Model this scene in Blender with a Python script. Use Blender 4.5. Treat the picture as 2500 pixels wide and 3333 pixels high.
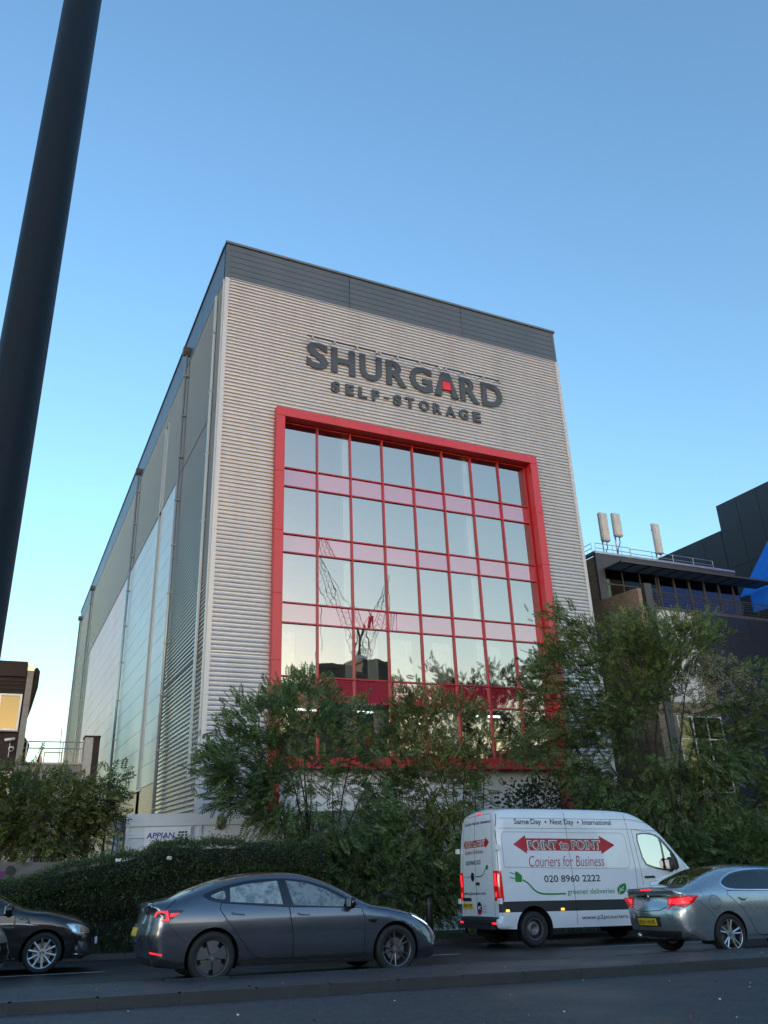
import bpy, bmesh, math, random
import numpy as np
from mathutils import Vector, Matrix, geometry
from mathutils.bvhtree import BVHTree

for o in list(bpy.data.objects): bpy.data.objects.remove(o)
SC = bpy.context.scene
COL = SC.collection
RND = random.Random(7)
NP = np.random.default_rng(11)

# ------------------------------------------------------------------ camera
PITCH, ROLL, CAMZ, FPX = .3989, -.0379, 1.7297, 2558.6
cp, sp = math.cos(PITCH), math.sin(PITCH)
CF = Vector((0, cp, sp)); _R0 = Vector((1, 0, 0)); _U0 = Vector((0, -sp, cp))
CR = _R0*math.cos(ROLL)+_U0*math.sin(ROLL); CU = -_R0*math.sin(ROLL)+_U0*math.cos(ROLL)
cam_d = bpy.data.cameras.new('camera'); cam = bpy.data.objects.new('camera', cam_d); COL.objects.link(cam)
cam.matrix_world = Matrix(((CR.x, CU.x, -CF.x, 0), (CR.y, CU.y, -CF.y, 0), (CR.z, CU.z, -CF.z, CAMZ), (0, 0, 0, 1)))
cam_d.sensor_fit = 'VERTICAL'; cam_d.sensor_height = 36; cam_d.lens = 36*FPX/3333
cam_d.clip_start = .1; cam_d.clip_end = 6000
SC.camera = cam

# ------------------------------------------------------------------ sky, sun, exposure
SUN_AZ = Vector((-.45, -.9, 0)).normalized()      # towards the low sun, behind the camera
SUN_EL = math.radians(4.5)
world = bpy.data.worlds.new('World'); SC.world = world; world.use_nodes = True
wn = world.node_tree.nodes; wl = world.node_tree.links
sky = wn.new('ShaderNodeTexSky'); sky.sky_type = 'NISHITA'; sky.sun_disc = False
sky.sun_elevation = SUN_EL; sky.sun_rotation = -math.atan2(SUN_AZ.x, SUN_AZ.y)
sky.altitude = 30; sky.air_density = 1.25; sky.dust_density = .6; sky.ozone_density = 3.0
bg = wn['Background']; wl.new(sky.outputs['Color'], bg.inputs['Color']); bg.inputs['Strength'].default_value = .15
sun_d = bpy.data.lights.new('sun', 'SUN'); sun = bpy.data.objects.new('sun', sun_d); COL.objects.link(sun)
sun_d.energy = .27; sun_d.angle = math.radians(25); sun_d.color = (1, .84, .70)
sdir = Vector((SUN_AZ.x*math.cos(SUN_EL), SUN_AZ.y*math.cos(SUN_EL), math.sin(SUN_EL)))
sun.rotation_euler = sdir.to_track_quat('Z', 'Y').to_euler(); sun.location = (40, -30, 20)
vs = SC.view_settings; vs.view_transform = 'Standard'; vs.look = 'None'; vs.gamma = 1; vs.use_curve_mapping = False
vs.exposure = 2.25

# ------------------------------------------------------------------ frames measured from the photograph
BA, RA, GT, GN = .4508, .3756, -.0331, -.0454
BU = Vector((math.cos(BA), math.sin(BA), 0)); BV = Vector((-math.sin(BA), math.cos(BA), 0))
B0 = Vector((-6.863, 29.002, 0))
BF = Matrix(((BU.x, BV.x, 0, B0.x), (BU.y, BV.y, 0, B0.y), (0, 0, 1, 0), (0, 0, 0, 1)))   # x along the facade, y back, z up
RT = Vector((math.cos(RA), math.sin(RA), 0)); RN = Vector((-math.sin(RA), math.cos(RA), 0))
def gz(t, n):                                     # height of the sloping street
    return GT*max(-40, min(60, t))+GN*(max(0, min(33, n))-14)
def W(t, n, h=0): p = RT*t+RN*n; return Vector((p.x, p.y, gz(t, n)+h))
def rframe(t, n, yaw=0, h=0):                     # a frame standing on the street surface
    xT = Vector((RT.x, RT.y, GT)).normalized(); nn = Vector((RN.x, RN.y, GN))
    z = xT.cross(nn).normalized(); y = z.cross(xT)
    ax = xT*math.cos(yaw)+y*math.sin(yaw); ay = -xT*math.sin(yaw)+y*math.cos(yaw); p = W(t, n, h)
    return Matrix(((ax.x, ay.x, z.x, p.x), (ax.y, ay.y, z.y, p.y), (ax.z, ay.z, z.z, p.z), (0, 0, 0, 1)))
def pix(x, y, n):                                 # photo pixel -> point on the vertical plane at distance n from the street axis
    d = CF+CR*((x-1250)/FPX)-CU*((y-1666.5)/FPX); c = Vector((0, 0, CAMZ))
    return c+d*((n-c.dot(RN))/d.dot(RN))

# ------------------------------------------------------------------ mesh helpers
class MB:
    def __init__(s): s.v = []; s.f = []
    def add(s, v, f):
        b = len(s.v); s.v += [tuple(p) for p in v]; s.f += [tuple(b+i for i in q) for q in f]; return s
    def box(s, x0, x1, y0, y1, z0, z1):
        return s.add([(x0, y0, z0), (x1, y0, z0), (x1, y1, z0), (x0, y1, z0), (x0, y0, z1), (x1, y0, z1), (x1, y1, z1), (x0, y1, z1)],
                     [(0, 3, 2, 1), (4, 5, 6, 7), (0, 1, 5, 4), (1, 2, 6, 5), (2, 3, 7, 6), (3, 0, 4, 7)])
    def cyl(s, p0, p1, r0, r1=None, n=10, cap=True):
        r1 = r0 if r1 is None else r1; p0 = Vector(p0); p1 = Vector(p1); d = (p1-p0).normalized()
        a = d.orthogonal().normalized(); b = d.cross(a); vs = []
        for p, r in ((p0, r0), (p1, r1)):
            for i in range(n): q = 2*math.pi*i/n; vs.append(p+a*(r*math.cos(q))+b*(r*math.sin(q)))
        fs = [(i, (i+1) % n, n+(i+1) % n, n+i) for i in range(n)]
        if cap: fs += [tuple(range(n-1, -1, -1)), tuple(range(n, 2*n))]
        return s.add(vs, fs)
    def tube(s, path, rad, n=6):
        path = [Vector(p) for p in path]; vs = []; m = len(path); a = None
        for i, p in enumerate(path):
            d = (path[min(i+1, m-1)]-path[max(i-1, 0)]).normalized()
            if a is None: a = d.orthogonal().normalized()
            a = (a-d*a.dot(d)).normalized(); b = d.cross(a); r = rad[i] if isinstance(rad, (list, tuple)) else rad
            for k in range(n): q = 2*math.pi*k/n; vs.append(p+a*(r*math.cos(q))+b*(r*math.sin(q)))
        fs = [(i*n+k, i*n+(k+1) % n, (i+1)*n+(k+1) % n, (i+1)*n+k) for i in range(m-1) for k in range(n)]
        fs += [tuple(range(n-1, -1, -1)), tuple(range((m-1)*n, m*n))]
        return s.add(vs, fs)
    def lathe(s, prof, n=32, axis='y'):            # prof: (radius, height) ; closed ring when ends meet
        vs = []; m = len(prof)
        for k in range(n):
            c, q = math.cos(2*math.pi*k/n), math.sin(2*math.pi*k/n)
            for r, h in prof: vs.append((r*c, h, r*q) if axis == 'y' else (r*c, r*q, h))
        fs = [(k*m+i, ((k+1) % n)*m+i, ((k+1) % n)*m+i+1, k*m+i+1) for k in range(n) for i in range(m-1)]
        return s.add(vs, fs)
    def prism(s, pts, fn, d0, d1):                 # pts 2d outline, fn(a,b,depth)->xyz
        n = len(pts); vs = [fn(a, b, d0) for a, b in pts]+[fn(a, b, d1) for a, b in pts]
        return s.add(vs, [tuple(range(n)), tuple(range(2*n-1, n-1, -1))]+[(i, n+i, n+(i+1) % n, (i+1) % n) for i in range(n)])
    def obj(s, name, mat, parent=None, smooth=False, kind=None):
        me = bpy.data.meshes.new(name); me.from_pydata(s.v, [], s.f); me.update()
        return link_mesh(name, me, mat, parent, smooth, kind)
def link_mesh(name, me, mat, parent=None, smooth=False, kind=None):
    if not me.materials: me.materials.append(mat)
    if smooth: me.polygons.foreach_set('use_smooth', [True]*len(me.polygons))
    o = bpy.data.objects.new(name, me); COL.objects.link(o)
    if parent is not None: o.parent = parent
    if kind: o['kind'] = kind
    return o
def thing(name, label, cat, mw=None, group=None):
    o = bpy.data.objects.new(name, None); COL.objects.link(o); o.empty_display_size = .3
    if mw is not None: o.matrix_world = mw
    o['label'] = label; o['category'] = cat
    if group: o['group'] = group
    return o
def tag(o, label, cat, group=None):
    o['label'] = label; o['category'] = cat
    if group: o['group'] = group
    return o
def struct(o): o['kind'] = 'structure'; return o
def T3(x, y, z): return Matrix.Translation((x, y, z))
def instance(src, name, parent, mw):
    o = src.copy(); o.name = name; COL.objects.link(o); o.parent = parent; o.matrix_local = mw; return o
def np_mesh(name, V, F, mat, parent=None, kind=None, smooth=False):   # numpy quads/tris
    me = bpy.data.meshes.new(name); nv, (nf, k) = len(V), F.shape
    me.vertices.add(nv); me.vertices.foreach_set('co', V.astype('f').ravel())
    me.loops.add(nf*k); me.loops.foreach_set('vertex_index', F.astype('i').ravel())
    me.polygons.add(nf); me.polygons.foreach_set('loop_start', np.arange(0, nf*k, k, dtype='i'))
    me.update(calc_edges=True); me.validate()
    return link_mesh(name, me, mat, parent, smooth, kind)

# text as meshes (Blender's own built-in font)
def text_mesh(txt, bold=0., shear=0., extrude=0., res=3):
    cu = bpy.data.curves.new('t', 'FONT'); cu.body = txt; cu.offset = bold; cu.shear = shear; cu.extrude = extrude; cu.resolution_u = res
    o = bpy.data.objects.new('t', cu); COL.objects.link(o)
    dg = bpy.context.evaluated_depsgraph_get(); me = bpy.data.meshes.new_from_object(o.evaluated_get(dg))
    bpy.data.objects.remove(o); bpy.data.curves.remove(cu)
    V = np.array([v.co[:] for v in me.vertices]); F = [tuple(p.vertices) for p in me.polygons]
    bpy.data.meshes.remove(me); return V, F
def fit_text(txt, a0, a1, b0, b1, bold=0., shear=0., extrude=0.):     # scaled to a box in 2d
    V, F = text_mesh(txt, bold, shear, extrude); lo, hi = V.min(0), V.max(0)
    P = V.copy(); P[:, 0] = a0+(V[:, 0]-lo[0])/(hi[0]-lo[0])*(a1-a0); P[:, 1] = b0+(V[:, 1]-lo[1])/(hi[1]-lo[1])*(b1-b0)
    return P, F

# ------------------------------------------------------------------ materials
def _nodes(m): m.use_nodes = True; return m.node_tree.nodes, m.node_tree.links
def pm(name, col, rough=.5, metal=0., var=.12, scale=3., bump=0., bscale=40., coat=0., spec=.5, rvar=.1, stretch=(1, 1, 1), island=0., emit=None, estr=0., coatr=.03, ior=None, dirt=0., dscale=.8, flake=0.):
    m = bpy.data.materials.new(name); N, L = _nodes(m); b = N['Principled BSDF']
    b.inputs['Metallic'].default_value = metal; b.inputs['Coat Weight'].default_value = coat; b.inputs['Coat Roughness'].default_value = coatr
    b.inputs['Specular IOR Level'].default_value = spec
    if ior: b.inputs['IOR'].default_value = ior
    tc = N.new('ShaderNodeTexCoord'); mp = N.new('ShaderNodeMapping'); mp.inputs['Scale'].default_value = stretch
    oi = N.new('ShaderNodeObjectInfo'); ad = N.new('ShaderNodeVectorMath'); ad.operation = 'ADD'
    sc = N.new('ShaderNodeVectorMath'); sc.operation = 'SCALE'; sc.inputs['Scale'].default_value = 37.
    L.new(oi.outputs['Random'], sc.inputs[0]); L.new(tc.outputs['Object'], ad.inputs[0]); L.new(sc.outputs[0], ad.inputs[1]); L.new(ad.outputs[0], mp.inputs['Vector'])
    nz = N.new('ShaderNodeTexNoise'); nz.inputs['Scale'].default_value = scale; nz.inputs['Detail'].default_value = 6; nz.inputs['Roughness'].default_value = .62
    L.new(mp.outputs[0], nz.inputs['Vector'])
    hs = N.new('ShaderNodeHueSaturation'); hs.inputs['Color'].default_value = (*col, 1)
    mr = N.new('ShaderNodeMapRange'); mr.inputs['From Min'].default_value = .25; mr.inputs['From Max'].default_value = .75
    mr.inputs['To Min'].default_value = 1-var; mr.inputs['To Max'].default_value = 1+var
    L.new(nz.outputs['Fac'], mr.inputs['Value']); val = mr.outputs[0]
    if island:
        ge = N.new('ShaderNodeNewGeometry'); m2 = N.new('ShaderNodeMapRange'); m2.inputs['To Min'].default_value = 1-island; m2.inputs['To Max'].default_value = 1+island
        L.new(ge.outputs['Random Per Island'], m2.inputs['Value']); mu = N.new('ShaderNodeMath'); mu.operation = 'MULTIPLY'
        L.new(val, mu.inputs[0]); L.new(m2.outputs[0], mu.inputs[1]); val = mu.outputs[0]
        m3 = N.new('ShaderNodeMapRange'); m3.inputs['To Min'].default_value = .5-.1*island; m3.inputs['To Max'].default_value = .5+.02*island
        L.new(ge.outputs['Random Per Island'], m3.inputs['Value']); L.new(m3.outputs[0], hs.inputs['Hue'])
    L.new(val, hs.inputs['Value']); col_out = hs.outputs['Color']
    if dirt:
        n2 = N.new('ShaderNodeTexNoise'); n2.inputs['Scale'].default_value = dscale; n2.inputs['Detail'].default_value = 8; L.new(mp.outputs[0], n2.inputs['Vector'])
        r2 = N.new('ShaderNodeValToRGB'); r2.color_ramp.elements[0].position = .48; r2.color_ramp.elements[1].position = .72
        L.new(n2.outputs['Fac'], r2.inputs['Fac']); mx = N.new('ShaderNodeMix'); mx.data_type = 'RGBA'; mx.inputs['B'].default_value = (.06, .055, .045, 1)
        ml = N.new('ShaderNodeMath'); ml.operation = 'MULTIPLY'; ml.inputs[1].default_value = dirt; L.new(r2.outputs['Color'], ml.inputs[0])
        L.new(ml.outputs[0], mx.inputs['Factor']); L.new(col_out, mx.inputs['A']); col_out = mx.outputs['Result']
    L.new(col_out, b.inputs['Base Color'])
    rr = N.new('ShaderNodeMapRange'); rr.inputs['From Min'].default_value = .25; rr.inputs['From Max'].default_value = .75
    rr.inputs['To Min'].default_value = max(0, rough-rvar*rough); rr.inputs['To Max'].default_value = min(1, rough+rvar*rough)
    L.new(nz.outputs['Fac'], rr.inputs['Value']); L.new(rr.outputs[0], b.inputs['Roughness'])
    if bump:
        nb = N.new('ShaderNodeTexNoise'); nb.inputs['Scale'].default_value = bscale; nb.inputs['Detail'].default_value = 4; L.new(mp.outputs[0], nb.inputs['Vector'])
        bp = N.new('ShaderNodeBump'); bp.inputs['Strength'].default_value = min(1, bump); bp.inputs['Distance'].default_value = .02
        L.new(nb.outputs['Fac'], bp.inputs['Height']); L.new(bp.outputs['Normal'], b.inputs['Normal'])
    if emit:
        b.inputs['Emission Color'].default_value = (*emit, 1); b.inputs['Emission Strength'].default_value = estr
    return m
def glass_mix(name, tint, refl, wav=0., wscale=.7, body=None, fres=1.45, rough=.0, misty=0., rcol=(.92, .95, .95)):
    m = bpy.data.materials.new(name); N, L = _nodes(m); out = N['Material Output']; N.remove(N['Principled BSDF'])
    gl = N.new('ShaderNodeBsdfGlossy'); gl.inputs['Roughness'].default_value = rough; gl.inputs['Color'].default_value = (*rcol, 1)
    if body: tr = N.new('ShaderNodeBsdfDiffuse'); tr.inputs['Color'].default_value = (*body, 1)
    else: tr = N.new('ShaderNodeBsdfTransparent'); tr.inputs['Color'].default_value = (*tint, 1)
    tro = tr.outputs[0]; tc = N.new('ShaderNodeTexCoord'); oi = N.new('ShaderNodeObjectInfo')
    sc = N.new('ShaderNodeVectorMath'); sc.operation = 'SCALE'; sc.inputs['Scale'].default_value = 31.; ad = N.new('ShaderNodeVectorMath')
    L.new(oi.outputs['Random'], sc.inputs[0]); L.new(tc.outputs['Object'], ad.inputs[0]); L.new(sc.outputs[0], ad.inputs[1])
    if misty:
        df = N.new('ShaderNodeBsdfTranslucent'); df.inputs['Color'].default_value = (.8, .88, .88, 1); d2 = N.new('ShaderNodeBsdfDiffuse'); d2.inputs['Color'].default_value = (.55, .63, .64, 1)
        mm = N.new('ShaderNodeMixShader'); mm.inputs[0].default_value = .6; L.new(df.outputs[0], mm.inputs[1]); L.new(d2.outputs[0], mm.inputs[2])
        nz = N.new('ShaderNodeTexNoise'); nz.inputs['Scale'].default_value = 7; nz.inputs['Detail'].default_value = 8; nz.inputs['Roughness'].default_value = .7; L.new(ad.outputs[0], nz.inputs['Vector'])
        rp = N.new('ShaderNodeValToRGB'); rp.color_ramp.elements[0].position = .40; rp.color_ramp.elements[1].position = .56
        rp.color_ramp.elements[0].color = (misty*.35,)*3+(1,); rp.color_ramp.elements[1].color = (misty,)*3+(1,); L.new(nz.outputs['Fac'], rp.inputs['Fac'])
        m2 = N.new('ShaderNodeMixShader'); L.new(rp.outputs['Color'], m2.inputs[0]); L.new(tro, m2.inputs[1]); L.new(mm.outputs[0], m2.inputs[2]); tro = m2.outputs[0]
    fr = N.new('ShaderNodeFresnel'); fr.inputs['IOR'].default_value = fres
    mr = N.new('ShaderNodeMapRange'); mr.inputs['To Min'].default_value = refl; mr.inputs['To Max'].default_value = 1.; L.new(fr.outputs[0], mr.inputs['Value'])
    mx = N.new('ShaderNodeMixShader'); L.new(mr.outputs[0], mx.inputs[0]); L.new(tro, mx.inputs[1]); L.new(gl.outputs[0], mx.inputs[2]); L.new(mx.outputs[0], out.inputs['Surface'])
    if wav:
        nw = N.new('ShaderNodeTexNoise'); nw.inputs['Scale'].default_value = wscale; nw.inputs['Detail'].default_value = 1.5; L.new(ad.outputs[0], nw.inputs['Vector'])
        bp = N.new('ShaderNodeBump'); bp.inputs['Strength'].default_value = 1; bp.inputs['Distance'].default_value = wav; L.new(nw.outputs['Fac'], bp.inputs['Height']); L.new(bp.outputs['Normal'], gl.inputs['Normal'])
    return m
def leaf_mat(name, col, col2, island=.5, trans=.25):
    m = bpy.data.materials.new(name); N, L = _nodes(m); b = N['Principled BSDF']; out = N['Material Output']
    ge = N.new('ShaderNodeNewGeometry'); tc = N.new('ShaderNodeTexCoord'); nz = N.new('ShaderNodeTexNoise'); nz.inputs['Scale'].default_value = 1.1; nz.inputs['Detail'].default_value = 3
    L.new(tc.outputs['Object'], nz.inputs['Vector']); ad = N.new('ShaderNodeMath'); ad.operation = 'MULTIPLY_ADD'; ad.inputs[1].default_value = .55
    L.new(ge.outputs['Random Per Island'], ad.inputs[0]); sb = N.new('ShaderNodeMath'); sb.operation = 'MULTIPLY_ADD'; sb.inputs[1].default_value = 1.5; sb.inputs[2].default_value = -.52
    L.new(nz.outputs['Fac'], sb.inputs[0]); L.new(sb.outputs[0], ad.inputs[2])
    rp = N.new('ShaderNodeValToRGB'); rp.color_ramp.elements[0].color = (*col, 1); rp.color_ramp.elements[1].color = (*col2, 1); rp.color_ramp.elements[0].position = .2
    L.new(ad.outputs[0], rp.inputs['Fac']); hs = N.new('ShaderNodeHueSaturation'); L.new(rp.outputs['Color'], hs.inputs['Color'])
    mr = N.new('ShaderNodeMapRange'); mr.inputs['To Min'].default_value = 1-island; mr.inputs['To Max'].default_value = 1+island; L.new(ge.outputs['Random Per Island'], mr.inputs['Value']); L.new(mr.outputs[0], hs.inputs['Value'])
    L.new(hs.outputs[0], b.inputs['Base Color']); b.inputs['Roughness'].default_value = .5; b.inputs['Specular IOR Level'].default_value = .4
    tl = N.new('ShaderNodeBsdfTranslucent'); L.new(hs.outputs[0], tl.inputs['Color']); mx = N.new('ShaderNodeMixShader'); mx.inputs[0].default_value = trans
    L.new(b.outputs[0], mx.inputs[1]); L.new(tl.outputs[0], mx.inputs[2]); L.new(mx.outputs[0], out.inputs['Surface']); return m
def asphalt_mat(name, base, rough, speck=.5):
    m = bpy.data.materials.new(name); N, L = _nodes(m); b = N['Principled BSDF']; tc = N.new('ShaderNodeTexCoord')
    big = N.new('ShaderNodeTexNoise'); big.inputs['Scale'].default_value = .35; big.inputs['Detail'].default_value = 7; L.new(tc.outputs['Object'], big.inputs['Vector'])
    fine = N.new('ShaderNodeTexVoronoi'); fine.inputs['Scale'].default_value = 38; L.new(tc.outputs['Object'], fine.inputs['Vector'])
    rp = N.new('ShaderNodeValToRGB'); rp.color_ramp.elements[0].color = (*[c*.7 for c in base], 1); rp.color_ramp.elements[1].color = (*[c*1.35 for c in base], 1)
    rp.color_ramp.elements[0].position = .3; rp.color_ramp.elements[1].position = .7; L.new(big.outputs['Fac'], rp.inputs['Fac']); b.inputs['Specular IOR Level'].default_value = .45
    sp2 = N.new('ShaderNodeMapRange'); sp2.inputs['To Min'].default_value = 1-speck; sp2.inputs['To Max'].default_value = 1+speck; L.new(fine.outputs['Color'], sp2.inputs['Value'])
    mid = N.new('ShaderNodeTexNoise'); mid.inputs['Scale'].default_value = 16; mid.inputs['Detail'].default_value = 6; mid.inputs['Roughness'].default_value = .75; L.new(tc.outputs['Object'], mid.inputs['Vector'])
    mm = N.new('ShaderNodeMapRange'); mm.inputs['From Min'].default_value = .32; mm.inputs['From Max'].default_value = .68; mm.inputs['To Min'].default_value = .35; mm.inputs['To Max'].default_value = 1.8; L.new(mid.outputs['Fac'], mm.inputs['Value'])
    ml = N.new('ShaderNodeMath'); ml.operation = 'MULTIPLY'; L.new(mm.outputs[0], ml.inputs[0]); L.new(sp2.outputs[0], ml.inputs[1])
    hs = N.new('ShaderNodeHueSaturation'); L.new(rp.outputs['Color'], hs.inputs['Color']); L.new(ml.outputs[0], hs.inputs['Value']); L.new(hs.outputs[0], b.inputs['Base Color'])
    rr = N.new('ShaderNodeMapRange'); rr.inputs['From Min'].default_value = .35; rr.inputs['From Max'].default_value = .65; rr.inputs['To Min'].default_value = rough*.55; rr.inputs['To Max'].default_value = min(1, rough*1.35)
    L.new(big.outputs['Fac'], rr.inputs['Value']); L.new(rr.outputs[0], b.inputs['Roughness'])
    bp = N.new('ShaderNodeBump'); bp.inputs['Strength'].default_value = .55; bp.inputs['Distance'].default_value = .012; L.new(ml.outputs[0], bp.inputs['Height']); L.new(bp.outputs['Normal'], b.inputs['Normal'])
    return m
M = {}
def mk(k, *a, **kw): M[k] = pm(k, *a, **kw)
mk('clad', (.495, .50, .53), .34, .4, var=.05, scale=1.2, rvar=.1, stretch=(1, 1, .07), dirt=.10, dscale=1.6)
mk('clad_side', (.31, .305, .31), .24, .5, var=.03, scale=.5, rvar=.05)  # same cladding as the front, base darkened for its shaded ribs
mk('trim_white', (.50, .50, .51), .4, .2, var=.05)
mk('fascia', (.085, .105, .125), .42, .25, var=.10, scale=1.1, stretch=(1, 1, .12))
mk('coping', (.13, .145, .15), .4, .3)
mk('panel_pale', (.46, .50, .505), .42, .2, var=.04, scale=.35, rvar=.15)
mk('panel_pink', (.62, .43, .40), .42, .15, var=.04, scale=.35, rvar=.15)
mk('panel_tan', (.5, .42, .33), .4, .2, var=.1)  # sunset reflected low on the pale planks, painted in as tan
mk('frame_red', (.50, .022, .032), .42, .0, var=.07, scale=.8, coat=.25, dirt=.04)
mk('mullion_red', (.40, .018, .03), .4, 0., coat=.2)
mk('letter_grey', (.05, .062, .078), .45, .1, var=.08)
mk('letter_red', (.62, .02, .03), .4)
mk('steel', (.45, .46, .47), .35, .8)
mk('pipe_grey', (.30, .32, .33), .4, .5)
mk('int_wall', (.38, .38, .37), .8); mk('int_floor', (.25, .25, .25), .7); mk('white_paint', (.78, .78, .76), .5, var=.05)
mk('curtain', (.75, .73, .68), .8); mk('orange_red', (.55, .07, .02), .6)
mk('tube_light', (1, 1, 1), .5, emit=(.95, 1, .95), estr=1.6)
M['glass_fac'] = glass_mix('glass_fac', (.74, .79, .77), .45, wav=.003, wscale=.9, rcol=(1.0, .825, .69))
M['glass_span'] = glass_mix('glass_span', (1, 1, 1), .33, wav=.002, wscale=.8, body=(.36, .015, .04), rcol=(.96, .86, .76))
M['glass_dark'] = glass_mix('glass_dark', (.25, .28, .3), .10, wav=.003)
M['glass_win'] = glass_mix('glass_win', (.35, .37, .36), .14, wav=.004, rcol=(.6, .52, .33))
mk('brick_dark', (.075, .05, .042), .85, var=.3, scale=14, bump=.4, bscale=60)
mk('brick_buff', (.30, .225, .165), .85, var=.22, scale=10, bump=.3, bscale=60, island=.18)
mk('mortar', (.16, .14, .12), .9)
mk('concrete', (.28, .26, .235), .9, var=.2, scale=6, bump=.5, bscale=30, dirt=.5)
mk('concrete_pale', (.45, .43, .40), .85, var=.15, scale=5, dirt=.35)
mk('dark_metal', (.07, .072, .075), .45, .4); mk('black', (.012, .012, .013), .5); mk('rubber', (.014, .014, .015), .75, var=.2, bump=.1, bscale=200)
mk('navy', (.012, .02, .038), .35, .2, var=.1); mk('slate_panel', (.022, .028, .036), .4, .2, var=.1); mk('blue_panel', (.006, .16, .72), .4, .1)
mk('pale_panel', (.55, .54, .53), .5, var=.06)
mk('ant_white', (.60, .60, .57), .5, dirt=.1); mk('white_upvc', (.75, .76, .77), .3)
mk('cabin', (.62, .65, .70), .45, var=.05, dirt=.05); mk('sign_white', (.72, .74, .80), .4); mk('sign_blue', (.05, .02, .30), .5); mk('sign_dark', (.035, .06, .065), .5)
mk('sign_green', (.02, .22, .12), .5); mk('sign_yellow', (.6, .45, .02), .5); mk('sign_mid', (.04, .12, .4), .5); mk('sign_red', (.45, .02, .02), .5); mk('lamp_dark_red', (.13, .006, .006), .3)
mk('post_dark', (.005, .0055, .008), .5, .0, var=.35, scale=5, spec=.3, bump=.15, bscale=30)
M['asphalt'] = asphalt_mat('asphalt', (.042, .043, .045), .55); M['asphalt_far'] = asphalt_mat('asphalt_far', (.016, .0162, .017), .5); M['paving'] = asphalt_mat('paving', (.040, .040, .042), .5, .35)
mk('kerb', (.040, .039, .039), .55, var=.2, scale=5, bump=.3, bscale=60, dirt=.3); mk('road_white', (.42, .42, .41), .6, var=.25, scale=12, dirt=.45, dscale=9); mk('road_red', (.12, .012, .015), .6, var=.3, scale=9, dirt=.5)
mk('soil', (.022, .018, .013), .95, var=.4, scale=4, bump=.6, bscale=20); mk('ground', (.06, .058, .055), .9, var=.2, scale=.3)
mk('bark', (.035, .028, .022), .9, var=.3, scale=8, bump=.6, bscale=25); mk('twig', (.03, .022, .016), .85)
M['leaf_a'] = leaf_mat('leaf_a', (.065, .125, .045), (.13, .18, .055), trans=.35); M['leaf_b'] = leaf_mat('leaf_b', (.075, .12, .038), (.19, .185, .05), trans=.35)
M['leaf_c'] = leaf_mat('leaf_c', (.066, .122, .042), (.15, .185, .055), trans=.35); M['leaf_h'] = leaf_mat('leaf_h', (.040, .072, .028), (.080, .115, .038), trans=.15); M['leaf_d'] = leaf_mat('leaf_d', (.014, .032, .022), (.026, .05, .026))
M['grass'] = leaf_mat('grass', (.02, .045, .012), (.05, .075, .02)); mk('blossom', (.26, .24, .19), .8, island=.2); mk('leaf_dry', (.20, .12, .05), .8, island=.5); mk('petal', (.75, .72, .66), .7)

# ------------------------------------------------------------------ ground, carriageways, island
def sheet(name, ts, ns, h, mat):                  # ns: list of n or function list
    mb = MB(); m = len(ns)
    vs = [W(t, (n(t) if callable(n) else n), h) for t in ts for n in ns]
    mb.add(vs, [(i*m+j, (i+1)*m+j, (i+1)*m+j+1, i*m+j+1) for i in range(len(ts)-1) for j in range(m-1)])
    return struct(mb.obj(name, mat))
TS = [-600, -200, -40, -20, -10, -5, 0, 5, 10, 15, 20, 30, 45, 60, 200, 700]
def kerb_n(t): return 19.62+.10*min(1, max(0, (t-3)/5))
sheet('ground', TS, [-900, -300, -100, -30, 0, 2.3, 20, 33, 60, 200, 900, 3000], -.02, M['ground'])
TR = [-120, -40, -20, -10, -5, 0, 3, 5, 8, 10, 15, 20, 30, 45, 60, 140]
sheet('near_carriageway', TR, [2.4, 6, 10.9], -.006, M['asphalt'])
sheet('far_carriageway', TR, [12.4, 16, kerb_n], -.006, M['asphalt_far'])
sheet('near_pavement', TR, [-3.0, 2.15], .12, M['paving'])
near_kerb = MB()
for i in range(len(TR)-1):
    a, b = TR[i], TR[i+1]
    near_kerb.add([W(a, 2.15, .122), W(b, 2.15, .122), W(b, 2.32, .122), W(a, 2.32, .122), W(a, 2.32, -.02), W(b, 2.32, -.02)], [(0, 1, 2, 3), (3, 2, 5, 4)])
struct(near_kerb.obj('near_kerb', M['kerb']))
sheet('verge', TR, [lambda t: kerb_n(t)+.14, 21, 24, 33], .07, M['soil'])
# central island: paved top with separate kerb stones on both edges
isl = sheet('traffic_island', TR, [10.96, 12.50], .112, M['paving'])
def kerb_stone(L=.9125, w=.15, h=.16):
    b = bmesh.new(); bmesh.ops.create_cube(b, size=1); bmesh.ops.scale(b, vec=(L, w, h), verts=b.verts)
    ed = [e for e in b.edges if all(v.co.z > 0 for v in e.verts)]
    bmesh.ops.bevel(b, geom=ed, offset=.018, segments=2, affect='EDGES'); me = bpy.data.meshes.new('kerb_stone'); b.to_mesh(me); b.free(); me.materials.append(M['kerb']); return me
ks = kerb_stone()
def kerb_row(parent, t0, t1, nfun, h=.035, yawf=None):
    t = t0
    while t < t1:
        o = bpy.data.objects.new('kerb_stone', ks); COL.objects.link(o); o.parent = parent
        n = nfun(t+.457) if callable(nfun) else nfun
        o.matrix_world = rframe(t+.457, n+RND.uniform(-.003, .003), RND.uniform(-.003, .003), h+RND.uniform(-.003, .003)); t += .915
kerb_row(isl, -9.5, 22, 10.885); kerb_row(isl, -9.5, 22, 12.575)
farv = bpy.data.objects['verge']
kerb_row(farv, -9.5, 22, lambda t: kerb_n(t)+.075, h=.02)
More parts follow.
